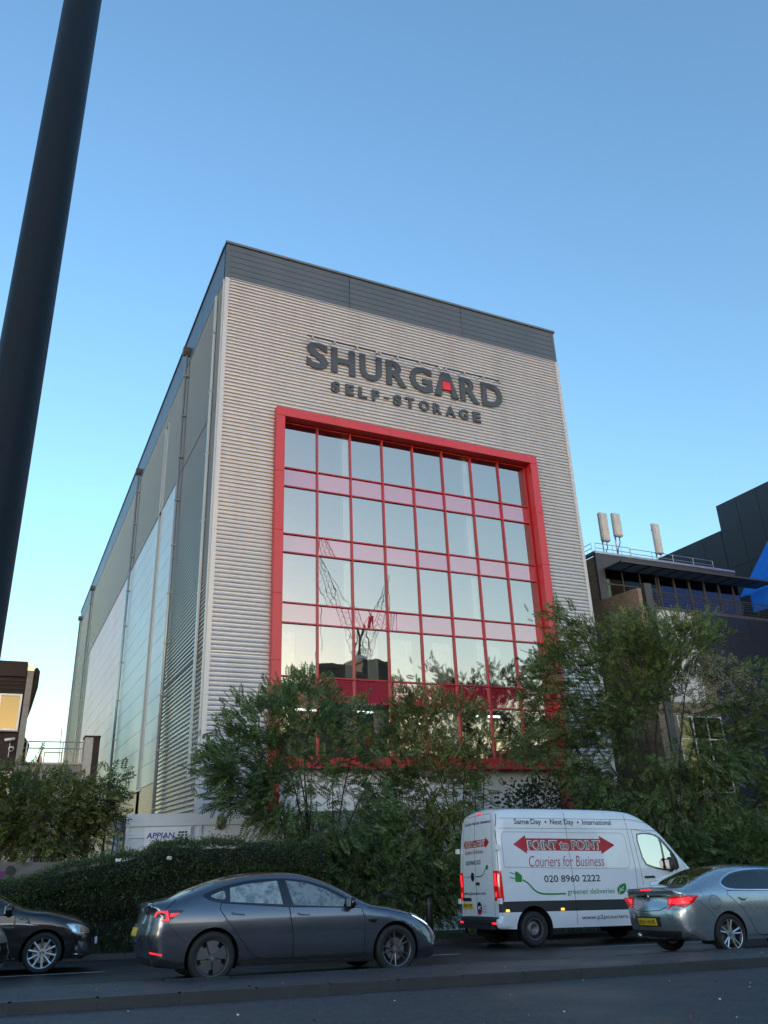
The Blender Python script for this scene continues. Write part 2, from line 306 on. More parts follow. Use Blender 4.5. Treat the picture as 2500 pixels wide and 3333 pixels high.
# painted lines
def strip(name, t0, t1, n, w, mat, h=-.001):
    k = max(2, int((t1-t0)/2)+1); mb = MB(); vs = []
    for i in range(k+1):
        t = t0+(t1-t0)*i/k; nn = n(t) if callable(n) else n; vs += [W(t, nn-w/2, h), W(t, nn+w/2, h)]
    mb.add(vs, [(2*i, 2*i+2, 2*i+3, 2*i+1) for i in range(k)]); return struct(mb.obj(name, mat))
for k in range(-3, 6): strip('lane_dash', .94+6.75*k-4.2, .94+6.75*k, 16.3, .11, M['road_white'])
strip('red_line', -30, 45, lambda t: kerb_n(t)-.28, .12, M['road_red'])

# ------------------------------------------------------------------ self-storage building
PZ = .1785
def corr(name, ax, a0, a1, z0, z1, parent, mat, p=PZ):
    prof = []; z = z0; k = 0
    while z < z1-1e-6:
        cell = [(0, 0), (0, .34)]+[(.37*math.sin(math.pi*i/8), .67-.33*math.cos(math.pi*i/8)) for i in range(0, 9)]
        for d, f in cell:
            zz = z0+k*p+f*p
            if zz <= z1+1e-6: prof.append((d*p, zz))
        k += 1; z = z0+k*p
    prof.append((0, z1)); mb = MB(); vs = []
    for a in (a0, a1):
        for d, zz in prof: vs.append((a, -d, zz) if ax == 'u' else (-d, a, zz))
    m = len(prof); mb.add(vs, [(i, m+i, m+i+1, i+1) for i in range(m-1)]); return mb.obj(name, mat, parent)
def plank(name, ax, a0, a1, z0, z1, pitch, parent, mat, groove=.025, depth=.018, base=.0):
    prof = []; z = z0
    while z < z1-1e-4:
        e = min(z+pitch, z1); prof += [(base-depth, z), (base, z+groove*.6), (base, e-groove*.4), (base-depth, e)]; z = e
    mb = MB(); vs = []
    for a in (a0+.006, a1-.006):
        for d, zz in prof: vs.append((a, -d, zz) if ax == 'u' else (-d, a, zz))
    m = len(prof); mb.add(vs, [(i, m+i, m+i+1, i+1) for i in range(m-1)]); return mb.obj(name, mat, parent)
WD, LN, ZT, ZF, ZB = 18.6, 66.6, 28.0, 25.95, -2.4
st = thing('storage_building', 'tall self storage block with corrugated silver cladding and big red-framed window', 'building', BF.copy())
mb = MB(); mb.box(.08, WD-.08, 6.2, LN, ZB, ZT-.25); mb.box(.08, 2.80, .1, 6.2, ZB, ZT-.25); mb.box(15.75, WD-.08, .1, 6.2, ZB, ZT-.25); mb.box(2.80, 15.75, .1, 6.2, 19.2, ZT-.25)
mb.box(2.80, 15.75, .45, 6.2, ZB, 4.38); mb.obj('wall_core', M['dark_metal'], st)
# front cladding bays
for a, b in ((.17, 6.16), (6.16, 12.55), (12.55, WD-.17)): corr('cladding_panel', 'u', a, b, 19.47, ZF-.03, st, M['clad'])
for a, b in ((.17, 2.47), (16.12, WD-.17)):
    corr('cladding_panel', 'u', a, b, ZB, 8.6, st, M['clad']); corr('cladding_panel', 'u', a, b, 8.6, 19.47, st, M['clad'])
for a, b in ((-.02, .17), (WD-.17, WD+.02)):
    for z0, z1 in ((ZB, 6.99), (7, 13.49), (13.5, 19.99), (20, ZF-.02)): MB().box(a, b, -.07, .1, z0, z1).obj('corner_trim', M['trim_white'], st)
MB().box(.17, WD-.17, -.075, .08, ZF-.035, ZF-.003).obj('drip_trim', M['trim_white'], st)
# fascia
for a, b in ((.12, 6.15), (6.17, 12.54), (12.56, WD-.12)): plank('fascia_panel', 'u', a, b, ZF, 27.86, .318, st, M['fascia'], groove=.03, depth=.022, base=.05)
for a in (.02, WD-.14): MB().box(a-.05, a+.12, -.062, .1, ZF, 27.86).obj('fascia_corner', M['fascia'], st)
fv = [.12]+[4.68+5.6*k for k in range(0, 12)]; fv[-1] = LN
for a, b in zip(fv[:-1], fv[1:]): plank('fascia_panel', 'v', a+.012, b-.012, ZF, 27.86, .318, st, M['fascia'], groove=.03, depth=.022, base=.05)
MB().box(-.09, WD+.07, -.12, .32, 27.88, 28.0).box(-.11, .30, .33, LN, 27.88, 28.0).obj('coping', M['coping'], st)
MB().box(.1, WD-.1, .35, LN, 27.55, 27.7).obj('roof', M['fascia'], st)
# left wall
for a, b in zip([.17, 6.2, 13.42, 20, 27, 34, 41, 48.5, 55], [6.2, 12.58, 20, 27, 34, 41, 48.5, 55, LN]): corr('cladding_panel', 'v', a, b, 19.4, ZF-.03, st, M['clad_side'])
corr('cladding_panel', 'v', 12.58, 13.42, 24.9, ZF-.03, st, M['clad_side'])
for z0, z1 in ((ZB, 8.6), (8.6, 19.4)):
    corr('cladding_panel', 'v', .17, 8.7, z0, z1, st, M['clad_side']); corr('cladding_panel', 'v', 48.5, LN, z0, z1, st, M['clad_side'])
MB().box(-.075, .1, .12, LN, ZF-.035, ZF-.003).obj('drip_trim', M['trim_white'], st)
MB().box(-.075, .09, .1, .17, ZB, ZF-.036).obj('corner_trim', M['trim_white'], st)
for a, b in ((8.7, 12.55), (13.45, 17.9), (17.9, 22.2), (22.2, 26.4)):
    plank('wall_panel', 'v', a, b, 4.6, 19.37, .985, st, M['panel_pale'], base=.05); plank('lower_panel', 'v', a, b, ZB, 4.58, .1, st, M['panel_tan'], groove=.03, depth=.012, base=.05)
for k in range(5): plank('pink_panel', 'v', 26.4+4.42*k, 26.4+4.42*(k+1), ZB, 19.37, .985, st, M['panel_pink'], base=.05)
MB().box(-.10, .05, 8.62, 48.5, 19.375, 19.42).obj('drip_trim', M['trim_white'], st)
sl = MB().box(.12, .16, 12.6, 13.4, 4.56, 24.9).obj('slot_window', M['glass_dark'], st)
for z in np.arange(5.6, 24.5, 1.05): MB().box(.06, .118, 12.62, 13.38, z, z+.05).obj('transom', M['dark_metal'], sl)
MB().box(-.09, .12, 12.50, 12.60, 4.56, 24.93).box(-.09, .12, 13.40, 13.5, 4.56, 24.93).obj('window_reveal', M['panel_pale'], sl)
MB().box(-.14, .14, 12.46, 13.54, 4.48, 4.555).obj('sill', M['trim_white'], sl)
for v in (7.5, 23.4, 52.2, 64.3):
    dp = MB().cyl((-.2, v, ZB), (-.2, v, 26.4), .075, n=10).obj('downpipe', M['pipe_grey'], st, True)
    h = MB(); h.prism([(-.16, 26.8), (.16, 26.8), (.16, 26.5), (.07, 26.32), (-.07, 26.32), (-.16, 26.5)], lambda a, b, d: (d, v+a, b), -.42, -.06); h.obj('hopper', M['dark_metal'], dp)
    for z in np.arange(1, 26, 2.4): MB().box(-.29, -.05, v-.11, v+.11, z, z+.05).obj('bracket', M['pipe_grey'], dp)
cs = MB().box(-.16, -.08, 1.12, 1.30, 4.2, 25.7).obj('cable_strip', M['panel_pale'], st)
for z in np.arange(5, 25, 3.1): MB().box(-.18, -.05, 1.08, 1.34, z, z+.06).obj('strip_clip', M['steel'], cs)
# red portal frame
def seg(a, n): return [a[0]+(a[1]-a[0])*i/n for i in range(n+1)]
def bbox(name, x0, x1, y0, y1, z0, z1, mat, parent, bev=.012):
    b = bmesh.new(); bmesh.ops.create_cube(b, size=1); bmesh.ops.scale(b, vec=(x1-x0, y1-y0, z1-z0), verts=b.verts); bmesh.ops.translate(b, vec=((x0+x1)/2, (y0+y1)/2, (z0+z1)/2), verts=b.verts)
    bmesh.ops.bevel(b, geom=b.edges[:], offset=bev, segments=1, affect='EDGES'); me = bpy.data.meshes.new(name); b.to_mesh(me); b.free(); return link_mesh(name, me, mat, parent)
zs = seg((ZB, 19.08), 8)
for u0, u1 in ((2.46, 2.85), (15.72, 16.13)):
    for z0, z1 in zip(zs[:-1], zs[1:]): bbox('frame_panel', u0, u1, -.36, .30, z0+.003, z1-.003, M['frame_red'], st, .008)
us = seg((2.46, 16.13), 5)
for a, b in zip(us[:-1], us[1:]): bbox('frame_panel', a+.003, b-.003, -.36, .30, 19.083, 19.49, M['frame_red'], st, .008)
us = seg((2.853, 15.717), 5)
for a, b in zip(us[:-1], us[1:]): bbox('frame_panel', a+.003, b-.003, -.30, .40, 4.40, 4.80, M['frame_red'], st, .008)
plank('shutter_panel', 'u', 2.86, 9.2, ZB, 4.39, .075, st, M['white_paint'], groove=.025, depth=.012, base=-.36); plank('shutter_panel', 'u', 9.2, 15.71, ZB, 4.39, .075, st, M['white_paint'], groove=.025, depth=.012, base=-.36)
# glazing grid
GU = [2.93+1.589*k for k in range(9)]
rows = [(16.84, 19.02, 'g'), (15.97, 16.84, 's'), (13.79, 15.97, 'g'), (12.97, 13.79, 's'), (10.82, 12.97, 'g'), (9.99, 10.82, 's'), (7.86, 9.99, 'g'), (6.93, 7.86, 's'), (4.84, 6.93, 'g')]
for z0, z1, k in rows:
    for i in range(8):
        tl = [RND.uniform(-.008, .008) for _ in range(3)]; a, b = GU[i]+.02, GU[i+1]-.02
        mbp = MB(); mbp.add([(a, .20+tl[0], z0+.02), (b, .20+tl[1], z0+.02), (b, .20+tl[2], z1-.02), (a, .20+tl[0]+tl[2]-tl[1], z1-.02)], [(0, 1, 2, 3)])
        mbp.obj('glass_pane' if k == 'g' else 'spandrel_pane', M['glass_fac' if k == 'g' else 'glass_span'], st)
for i, u in enumerate(GU): MB().box(u-.03, u+.03, .10, .26, 4.80, 19.085).obj('mullion', M['mullion_red'], st)
for z in [19.03]+[r[0] for r in rows]: MB().box(GU[0]-.06, GU[-1]+.06, .118, .255, z-.026, z+.026).obj('transom', M['mullion_red'], st)
# inside the glazing
for z in (4.45, 7.1, 10.1, 13.1, 16.1, 19.1): MB().box(2.82, 15.74, .30, 6.1, z, z+.5).obj('floor_slab', M['int_floor'], st)
MB().box(2.82, 15.74, 6.02, 6.12, 4.4, 19.5).obj('inner_wall', M['int_wall'], st)
for u in (5.96, 12.3):
    for z0, z1 in ((4.96, 7.09), (7.61, 10.09), (10.61, 13.09), (13.61, 16.09), (16.61, 19.09)): MB().box(u-.15, u+.15, .42, .72, z0, z1).obj('inner_column', M['white_paint'], st)
def curtain(u0, u1, z0, z1):
    mb = MB(); n = int((u1-u0)*26); vs = []
    for i in range(n+1):
        u = u0+(u1-u0)*i/n; y = .62+.035*math.sin(i*1.05)+.012*math.sin(i*.37); vs += [(u, y, z0), (u+.01*math.sin(i), y, z1)]
    mb.add(vs, [(2*i, 2*i+2, 2*i+3, 2*i+1) for i in range(n)]); return mb.obj('curtain', M['curtain'], st, True)
for u0, u1 in ((3.0, 3.7), (6.9, 7.4), (7.95, 9.0), (10.0, 10.9), (12.6, 13.5), (14.5, 15.4)): curtain(u0, u1, 7.62, 9.75)
for u0, u1 in ((3.1, 3.6), (7.1, 7.6), (10.3, 11.2), (13.7, 14.2)): curtain(u0, u1, 4.97, 6.75)
for u0, u1 in ((6.25, 7.05), (7.75, 9.0), (11.4, 12.1), (14.2, 15.5)): MB().box(u0, u1, 3.0, 3.1, 4.96, 6.45).obj('unit_door', M['orange_red'], st)
for u in (4.0, 6.3, 12.4): MB().box(u, u+1.25, 1.3, 1.4, 6.75, 6.82).obj('strip_light', M['tube_light'], st)


# ------------------------------------------------------------------ fascia lettering and its lamp rail
sg = thing('letter_sign', 'dark grey raised SHURGARD letters with a red square in the A', 'sign', BF@T3(9.25, -.06, 22.05))
def letter(parent, P, F, y0, y1, mat, ox, oz, name='letter'):
    n = len(P); V = [(p[0]-ox, y0, p[1]-oz) for p in P]; mb = MB(); mb.add(V, F)
    b = bmesh.new(); vv = [b.verts.new(v) for v in mb.v]
    for f in F:
        try: b.faces.new([vv[i] for i in f])
        except ValueError: pass
    bmesh.ops.remove_doubles(b, verts=b.verts, dist=1e-5)
    r = bmesh.ops.extrude_face_region(b, geom=b.faces[:]); bmesh.ops.translate(b, vec=(0, y1-y0, 0), verts=[v for v in r['geom'] if isinstance(v, bmesh.types.BMVert)])
    bmesh.ops.recalc_face_normals(b, faces=b.faces); me = bpy.data.meshes.new(name); b.to_mesh(me); b.free(); return link_mesh(name, me, mat, parent)
for ch, a, b in (('S', 3.90, 5.0), ('H', 5.13, 6.35), ('U', 6.59, 7.75), ('R', 7.98, 9.07), ('G', 9.24, 10.50), ('R', 12.09, 13.20), ('D', 13.37, 14.62)):
    P, F = fit_text(ch, a, b, 22.05-(.02 if ch in 'SGU' else 0), 23.45+(.02 if ch in 'SG' else 0), bold=.036); letter(sg, P, F, -.07, -.01, M['letter_grey'], 9.25, 22.05)
A = [(10.60, 22.05), (11.00, 22.05), (11.17, 22.52), (11.17, 22.93), (11.40, 22.93), (11.40, 22.52), (11.56, 22.05), (11.96, 22.05), (11.47, 23.45), (11.09, 23.45)]
A = [(10.60, 22.05), (10.98, 22.05), (11.03, 22.40), (11.03, 22.93), (11.53, 22.93), (11.53, 22.40), (11.58, 22.05), (11.96, 22.05), (11.50, 23.45), (11.06, 23.45)]
letter(sg, np.array(A), [(0, 1, 2, 3, 9), (3, 4, 8, 9), (4, 5, 6, 7, 8)], -.10, -.01, M['letter_grey'], 9.25, 22.05)
letter(sg, np.array([(11.055, 22.43), (11.505, 22.43), (11.505, 22.89), (11.055, 22.89)]), [(0, 1, 2, 3)], -.12, -.01, M['letter_red'], 9.25, 22.05, 'red_square')
s2 = thing('letter_sign', 'smaller dark grey SELF-STORAGE letters just above the red frame', 'sign', BF@T3(9.14, -.06, 20.97))
for ch, a, b in zip('SELF-STORAGE', (5.11, 5.83, 6.49, 7.18, 7.79, 8.29, 8.96, 9.68, 10.46, 11.15, 11.9, 12.72), (5.55, 6.25, 6.92, 7.55, 8.07, 8.74, 9.42, 10.25, 10.92, 11.7, 12.44, 13.17)):
    P, F = fit_text(ch, a, b, 21.2 if ch == '-' else 20.97, 21.3 if ch == '-' else 21.54, bold=.045); letter(s2, P, F, -.08, -.01, M['letter_grey'], 9.14, 20.97)
lr = thing('sign_light_rail', 'thin steel lamp rail on brackets above the big grey lettering', 'light rail', BF@T3(9.1, -.05, 23.45))
for a, b in ((3.75, 7.28), (7.38, 10.68), (10.96, 14.3)): MB().box(a-9.1, b-9.1, -.59, -.53, -.11, -.05).obj('rail', M['dark_metal'], lr)
for u in (4.01, 5.1, 6.25, 7.23, 7.43, 8.35, 9.55, 10.63, 11.02, 12.08, 13.19, 14.19):
    mb = MB(); mb.cyl((u-9.1, 0, .12), (u-9.1, -.56, -.07), .022, n=6); mb.box(u-9.1-.025, u-9.1+.025, -.02, .01, .05, .2); mb.obj('bracket', M['steel'], lr)
    MB().box(u-9.1-.03, u-9.1+.03, -.62, -.5, -.2, -.1).obj('lamp_head', M['trim_white'], lr)

# ------------------------------------------------------------------ neighbours
def brick_mat(name, c1, c2, mo, s=1., rough=.85):
    m = bpy.data.materials.new(name); N, L = _nodes(m); b = N['Principled BSDF']; tc = N.new('ShaderNodeTexCoord'); sx = N.new('ShaderNodeSeparateXYZ'); L.new(tc.outputs['Object'], sx.inputs[0])
    ad = N.new('ShaderNodeMath'); L.new(sx.outputs[0], ad.inputs[0]); L.new(sx.outputs[1], ad.inputs[1]); cb = N.new('ShaderNodeCombineXYZ'); L.new(ad.outputs[0], cb.inputs[0]); L.new(sx.outputs[2], cb.inputs[1])
    br = N.new('ShaderNodeTexBrick'); br.inputs['Color1'].default_value = (*c1, 1); br.inputs['Color2'].default_value = (*c2, 1); br.inputs['Mortar'].default_value = (*mo, 1)
    br.inputs['Scale'].default_value = s; br.inputs['Brick Width'].default_value = .225; br.inputs['Row Height'].default_value = .075; br.inputs['Mortar Size'].default_value = .007; br.inputs['Mortar Smooth'].default_value = .2
    L.new(cb.outputs[0], br.inputs['Vector']); nz = N.new('ShaderNodeTexNoise'); nz.inputs['Scale'].default_value = .8; nz.inputs['Detail'].default_value = 7; L.new(tc.outputs['Object'], nz.inputs['Vector'])
    mr = N.new('ShaderNodeMapRange'); mr.inputs['From Min'].default_value = .3; mr.inputs['From Max'].default_value = .7; mr.inputs['To Min'].default_value = .82; mr.inputs['To Max'].default_value = 1.15; L.new(nz.outputs['Fac'], mr.inputs['Value'])
    hs = N.new('ShaderNodeHueSaturation'); L.new(br.outputs['Color'], hs.inputs['Color']); L.new(mr.outputs[0], hs.inputs['Value']); L.new(hs.outputs[0], b.inputs['Base Color']); b.inputs['Roughness'].default_value = rough
    bp = N.new('ShaderNodeBump'); bp.inputs['Strength'].default_value = .6; bp.inputs['Distance'].default_value = .01; bp.invert = True; L.new(br.outputs['Fac'], bp.inputs['Height']); L.new(bp.outputs['Normal'], b.inputs['Normal']); return m
M['bw_dark'] = brick_mat('bw_dark', (.034, .022, .018), (.05, .031, .026), (.032, .03, .027))
M['bw_buff'] = brick_mat('bw_buff', (.25, .18, .125), (.33, .25, .18), (.07, .06, .05), s=.8)
M['bw_red'] = brick_mat('bw_red', (.20, .09, .06), (.27, .13, .09), (.2, .18, .16))
# left: dark brick flats with concrete fin
lb = thing('brick_office', 'dark brown brick building with concrete fin and white framed windows', 'building', BF@T3(-8, 14, -1))
def L(u): return u+8
mb = MB(); mb.box(L(-16), L(-5.75), .05, 9, -1.2, 11.7); mb.obj('wall', M['bw_dark'], lb)
MB().box(L(-16), L(-5.78), -.12, .3, 11.0, 11.75).obj('parapet', M['bw_dark'], lb)
MB().box(L(-5.74), L(-5.46), -.35, 1.2, -1.2, 11.5).obj('concrete_fin', M['concrete'], lb)
MB().box(L(-5.76), L(-5.44), -.40, 1.0, 11.25, 11.56).obj('fin_cap', M['steel'], lb)
hd = MB(); hd.prism([(L(-5.46), 11.5), (L(-5.30), 11.6), (L(-5.15), 11.4), (L(-5.15), 10.6), (L(-5.36), 9.7), (L(-5.46), 9.1), (L(-5.46), 8.2), (L(-5.18), 7.8), (L(-5.30), 6.8), (L(-5.46), 6.4)], lambda a, b, d: (a, d, b), .4, 7); hd.obj('stepped_gable', M['bw_dark'], lb)
gr = MB()
for k in range(16): gr.box(L(-6.95)+k*.075, L(-6.95)+k*.075+.018, -.05, .0, 10.2, 10.82)
for z in (10.2, 10.42, 10.64, 10.8): gr.box(L(-6.97), L(-5.79), -.06, .01, z, z+.02)
gr.obj('window_grille', M['black'], lb)
for z0, z1, u0 in ((8.4, 10.15, -6.85), (4.85, 6.52, -7.05)):
    w = MB().box(L(u0)+.08, L(-5.90), -.02, .0, z0+.08, z1-.08).obj('window', M['glass_win'], lb)
    f = MB(); f.box(L(u0), L(-5.82), -.07, .04, z1-.09, z1); f.box(L(u0), L(-5.82), -.07, .04, z0, z0+.09); f.box(L(u0), L(u0)+.09, -.07, .04, z0+.09, z1-.09); f.box(L(-5.91), L(-5.82), -.07, .04, z0+.09, z1-.09); f.obj('window_frame', M['white_upvc'], w)
    MB().box(L(u0)-.05, L(-5.77), -.14, .05, z0-.06, z0-.005).obj('sill', M['concrete'], w)
cc = thing('security_camera', 'white bullet security camera over a dome camera on the dark brick wall', 'camera', BF@T3(-6.05, 13.95, 5.9))
MB().cyl((-.28, -.22, 1.02), (.16, -.16, 1.10), .065, n=12).obj('camera_body', M['white_upvc'], cc, True); MB().cyl((-.02, -.19, 1.03), (-.02, 0, .88), .02, n=6).cyl((-.02, -.03, .95), (-.02, -.03, .25), .018, n=6).obj('bracket', M['steel'], cc)
dm = MB(); dm.lathe([(.0, -.14), (.08, -.12), (.125, -.04), (.13, .05), (.10, .1), (0, .12)], 14, 'z'); d = dm.obj('dome', M['ant_white'], cc, True); d.location = (.06, -.18, .63)
MB().cyl((.06, -.25, .62), (.06, -.34, .60), .07, n=12).obj('lens', M['black'], cc, True)
# raised walkway beside it
wk = thing('walkway', 'raised concrete walkway with grey metal railing beside the brick building', 'walkway', BF@T3(-4.1, 14, -1))
def K(u): return u+4.1
MB().box(K(-5.45), K(-2.7), .2, 2.6, 6.12, 6.86).obj('deck', M['concrete'], wk); MB().box(K(-5.45), K(-2.62), .1, 2.7, 6.86, 6.95).obj('deck_slab', M['concrete_pale'], wk)
MB().box(K(-5.4), K(-2.6), .9, 1.3, -1.2, 6.1).obj('support_wall', M['concrete_pale'], wk)
for z in (7.62, 7.93): MB().cyl((K(-5.45), .2, z), (K(-2.72), .2, z), .028, n=8).obj('rail', M['pipe_grey'], wk)
for u in (-5.3, -4.62, -3.66, -2.8): MB().box(K(u)-.03, K(u)+.03, .17, .23, 6.95, 7.95).obj('rail_post', M['pipe_grey'], wk)
for a, b in ((-4.45, -3.6), (-3.5, -2.85)):
    g = MB().box(K(a), K(b), 1.1, 1.14, 7.5, 7.55).box(K(a), K(a)+.05, 1.1, 1.14, 6.95, 7.5).box(K(b)-.05, K(b), 1.1, 1.14, 6.95, 7.5).obj('gate', M['pipe_grey'], wk)
    for k in range(1, 8): MB().box(K(a)+(b-a)*k/8-.008, K(a)+(b-a)*k/8+.008, 1.11, 1.13, 6.95, 7.5).obj('bar', M['pipe_grey'], g)
pr = thing('gate_pier', 'tall dark brick pier with peeling pale render', 'pier', BF@T3(-2.3, 14, -1))
MB().box(-.37, .02, 0, 1, -1.2, 8.15).obj('rendered_face', M['concrete_pale'], pr); MB().box(.023, .34, -.02, 1.02, -1.2, 8.14).obj('brick_shaft', M['bw_dark'], pr); MB().box(-.40, .36, -.04, 1.04, 8.152, 8.24).obj('pier_cap', M['bw_dark'], pr)
MB().cyl((-1.44, .05, 4.6), (-1.52, .05, 8.6), .02, n=6).obj('service_pipe', M['pipe_grey'], pr)
pg = thing('red_parasol', 'folded red parasol standing on the raised walkway', 'parasol', BF@T3(-4.62, 15.0, 5.95))
pl = MB(); pl.lathe([(.0, .62), (.03, .56), (.10, .28), (.13, .02), (.0, .0)], 10, 'z'); pl.obj('cover', M['sign_red'], pg, True); MB().cyl((0, 0, -.02), (0, 0, .8), .015, n=6).obj('pole', M['steel'], pg)
# low graffiti wall on the left behind the hedge
gw = MB(); a, b = W(-4.5, 23.4), W(.75, 23.4); dv = RN*.2
gw.add([a, b, b+dv, a+dv, a+Vector((0, 0, 2.05)), b+Vector((0, 0, 2.0)), b+dv+Vector((0, 0, 2.0)), a+dv+Vector((0, 0, 2.05))], [(0, 1, 5, 4), (1, 2, 6, 5), (2, 3, 7, 6), (3, 0, 4, 7), (4, 5, 6, 7)])
mk('grey_render', (.14, .135, .13), .8, var=.3, scale=3, dirt=.5); mk('spray_purple', (.13, .02, .12), .6); mk('spray_dark', (.02, .018, .022), .6)
g = tag(gw.obj('garden_wall', M['grey_render']), 'low grey rendered wall with purple spray paint behind the hedge', 'wall')
for k in range(14):
    t, z = RND.uniform(-1.6, .4), RND.uniform(1.2, 1.85); p = W(t, 23.396, z); r = RND.uniform(.07, .2); pts = []
    for q in range(9): rr = r*RND.uniform(.6, 1.15); pts.append(p+RT*(rr*math.cos(q*.698))+Vector((0, 0, rr*.8*math.sin(q*.698))))
    MB().add([q-RN*(.002+.001*k) for q in pts], [tuple(range(9))]).obj('paint_patch', M['spray_purple' if k % 3 == 0 else 'spray_dark'], g)

# right: buff brick offices with roof terrace
rb = thing('brick_offices', 'buff brick office block with dark louvred canopy and curved terrace railings', 'building', BF@T3(23.73, 5, -1))
def R(u): return u-23.73
MB().box(0, 11.3, .05, 14, -1.5, 17.9).obj('upper_storey', M['bw_buff'], rb)
MB().box(0, 13.4, -2.93, .03, -1.5, 14.0).obj('lower_storeys', M['bw_buff'], rb)
wg = MB(); wg.prism([(-2.96, -1.5), (-2.96, 15.05), (0.0, 15.2), (.0, -1.5)], lambda a, b, d: (d, a, b), -.02, .24); wg.obj('wing_wall', M['bw_buff'], rb)
MB().box(-.03, .45, -.06, .1, 15.2, 18.05).box(.45, 11.3, -.06, .1, 17.16, 18.05).obj('dark_frame', M['dark_metal'], rb)
MB().box(-.05, 11.3, -.1, .3, 18.06, 18.2).box(-.05, .25, .3, 13, 18.06, 18.2).obj('parapet_cap', M['steel'], rb)
w = MB().box(.46, 4.4, -.02, .02, 15.2, 17.15).obj('window', M['glass_win'], rb)
for u in (.46, 1.77, 3.1, 4.35): MB().box(u, u+.07, -.05, -.021, 15.2, 17.15).obj('mullion', M['dark_metal'], w)
MB().box(.46, 4.4, -.045, -.022, 16.2, 16.28).obj('transom', M['dark_metal'], w)
w = MB().box(4.5, 11.3, -.02, .03, 15.0, 17.15).obj('window', M['glass_dark'], rb)
for k in range(6): MB().box(4.5+k*1.25, 4.62+k*1.25, -.08, -.021, 14.0, 17.15).obj('mullion', M['dark_metal'], w)
MB().box(4.5, 11.3, -.06, -.022, 14.0, 15.0).obj('lower_panel', M['dark_metal'], rb)
MB().box(.45, .95, -3.02, -2.6, -1.5, 15.37).obj('dark_column', M['dark_metal'], rb)
cn = MB().box(.55, 12.9, -1.46, -1.38, 17.12, 17.24).box(.55, 12.9, -.12, -.062, 17.12, 17.2).obj('canopy', M['dark_metal'], rb)
for k in range(12): MB().box(.6+k*1.11, .68+k*1.11, -1.38, -.12, 17.11, 17.21).obj('canopy_arm', M['dark_metal'], cn)
for k in range(11): MB().box(.6, 12.85, -1.30+k*.108, -1.26+k*.108, 17.13, 17.18).obj('louvre', M['dark_metal'], cn)
MB().box(.96, 13.4, -2.98, -2.7, 13.95, 14.12).obj('terrace_edge', M['dark_metal'], rb)
for k in range(9):
    u = 1.3+k*1.28; MB().tube([(u, -2.75, 14.1), (u, -2.98, 14.3), (u, -3.08, 14.6), (u, -2.95, 14.95), (u, -2.8, 15.02)], .03, 6).obj('rail_post', M['dark_metal'], rb)
for z, y in ((14.25, -2.95), (14.4, -3.03), (14.55, -3.07), (14.7, -3.05), (14.85, -3.0), (15.0, -2.85)): MB().cyl((.96, y, z), (13.4, y, z), .018 if z < 15 else .03, n=6).obj('rail', M['dark_metal'], rb)
for a, b in ((.96, 1.75), (1.77, 2.6), (2.62, 3.55)): MB().box(a, b-.01, -2.96, -2.934, 9.0, 13.94).obj('pale_panel', M['pale_panel'], rb)
for k in range(5):
    for z0, z1 in ((-1.4, 3.2), (3.22, 8), (8.02, 12.76), (12.78, 13.94)): MB().box(4.4+k*1.82, 6.2+k*1.82, -2.97, -2.934, z0, z1).obj('navy_panel', M['navy'], rb)
w = MB().box(1.2, 4.3, -2.95, -2.934, 4.5, 8.3).obj('window', M['glass_win'], rb)
for u in (1.2, 2.2, 3.2, 4.24): MB().box(u, u+.06, -2.99, -2.951, 4.5, 8.3).obj('mullion', M['white_upvc'], w)
for z in (4.5, 5.8, 7.1, 8.24): MB().box(1.2, 4.3, -2.985, -2.952, z, z+.05).obj('transom', M['white_upvc'], w)
# roof plant: railings and antennas
for pts in ([(.3, .2), (2.95, .2)], [(3.1, .3), (9.9, .3)], [(.15, .35), (.15, 8)]):
    (a, y0), (b, y1) = pts; r = thing('roof_railing', {(.3): 'short steel guard rail around the pair of rooftop antennas', (3.1): 'long low steel guard rail along the roof edge above the canopy', (.15): 'steel guard rail along the brick side edge of the roof'}[a], 'railing', BF@T3(23.73, 5, 17.2))
    for h in (.32, .62): MB().cyl((a, y0, h), (b, y1, h), .022, n=6).obj('rail', M['steel'], r)
    for k in range(5): MB().cyl((a+(b-a)*k/4, y0+(y1-y0)*k/4, -.0), (a+(b-a)*k/4, y0+(y1-y0)*k/4, .62), .022, n=6).obj('post', M['steel'], r)
def antenna(u0, z0, z1, label, w=.62, lean=0):
    a = thing('antenna', label, 'antenna', BF@T3(u0, 6.0, 17.15)); b = bmesh.new(); bmesh.ops.create_cube(b, size=1); bmesh.ops.scale(b, vec=(w, .3, z1-z0), verts=b.verts)
    bmesh.ops.bevel(b, geom=b.edges[:], offset=.06, segments=2, affect='EDGES'); bmesh.ops.translate(b, vec=(0, 0, (z0+z1)/2-17.15), verts=b.verts)
    me = bpy.data.meshes.new('radome'); b.to_mesh(me); b.free(); link_mesh('radome', me, M['ant_white'], a)
    MB().cyl((.0, .3, -.05), (.0, .3, z1-17.0), .05, n=8).obj('mast', M['steel'], a); MB().box(-.06, .06, .1, .36, z0-17.0, z0-16.92).box(-.06, .06, .1, .36, z1-17.5, z1-17.42).obj('clamp', M['dark_metal'], a)
    MB().tube([(.1, .05, z0-17.1), (.15, .1, z0-17.5), (.0, .2, z0-17.9), (-.05, .3, .0)], .03, 5).obj('cable', M['black'], a); return a
antenna(25.65, 18.4, 20.3, 'taller white panel antenna beside its twin on the brick roof'); antenna(26.72, 18.85, 20.42, 'shorter white panel antenna hung right beside the taller one'); antenna(29.93, 18.08, 20.16, 'single white panel antenna standing alone on the roof', .5)
MB().box(26.9-23.73, 31-23.73, 2.2, 3.4, 18.0, 18.75).obj('roof_plant', M['steel'], rb)
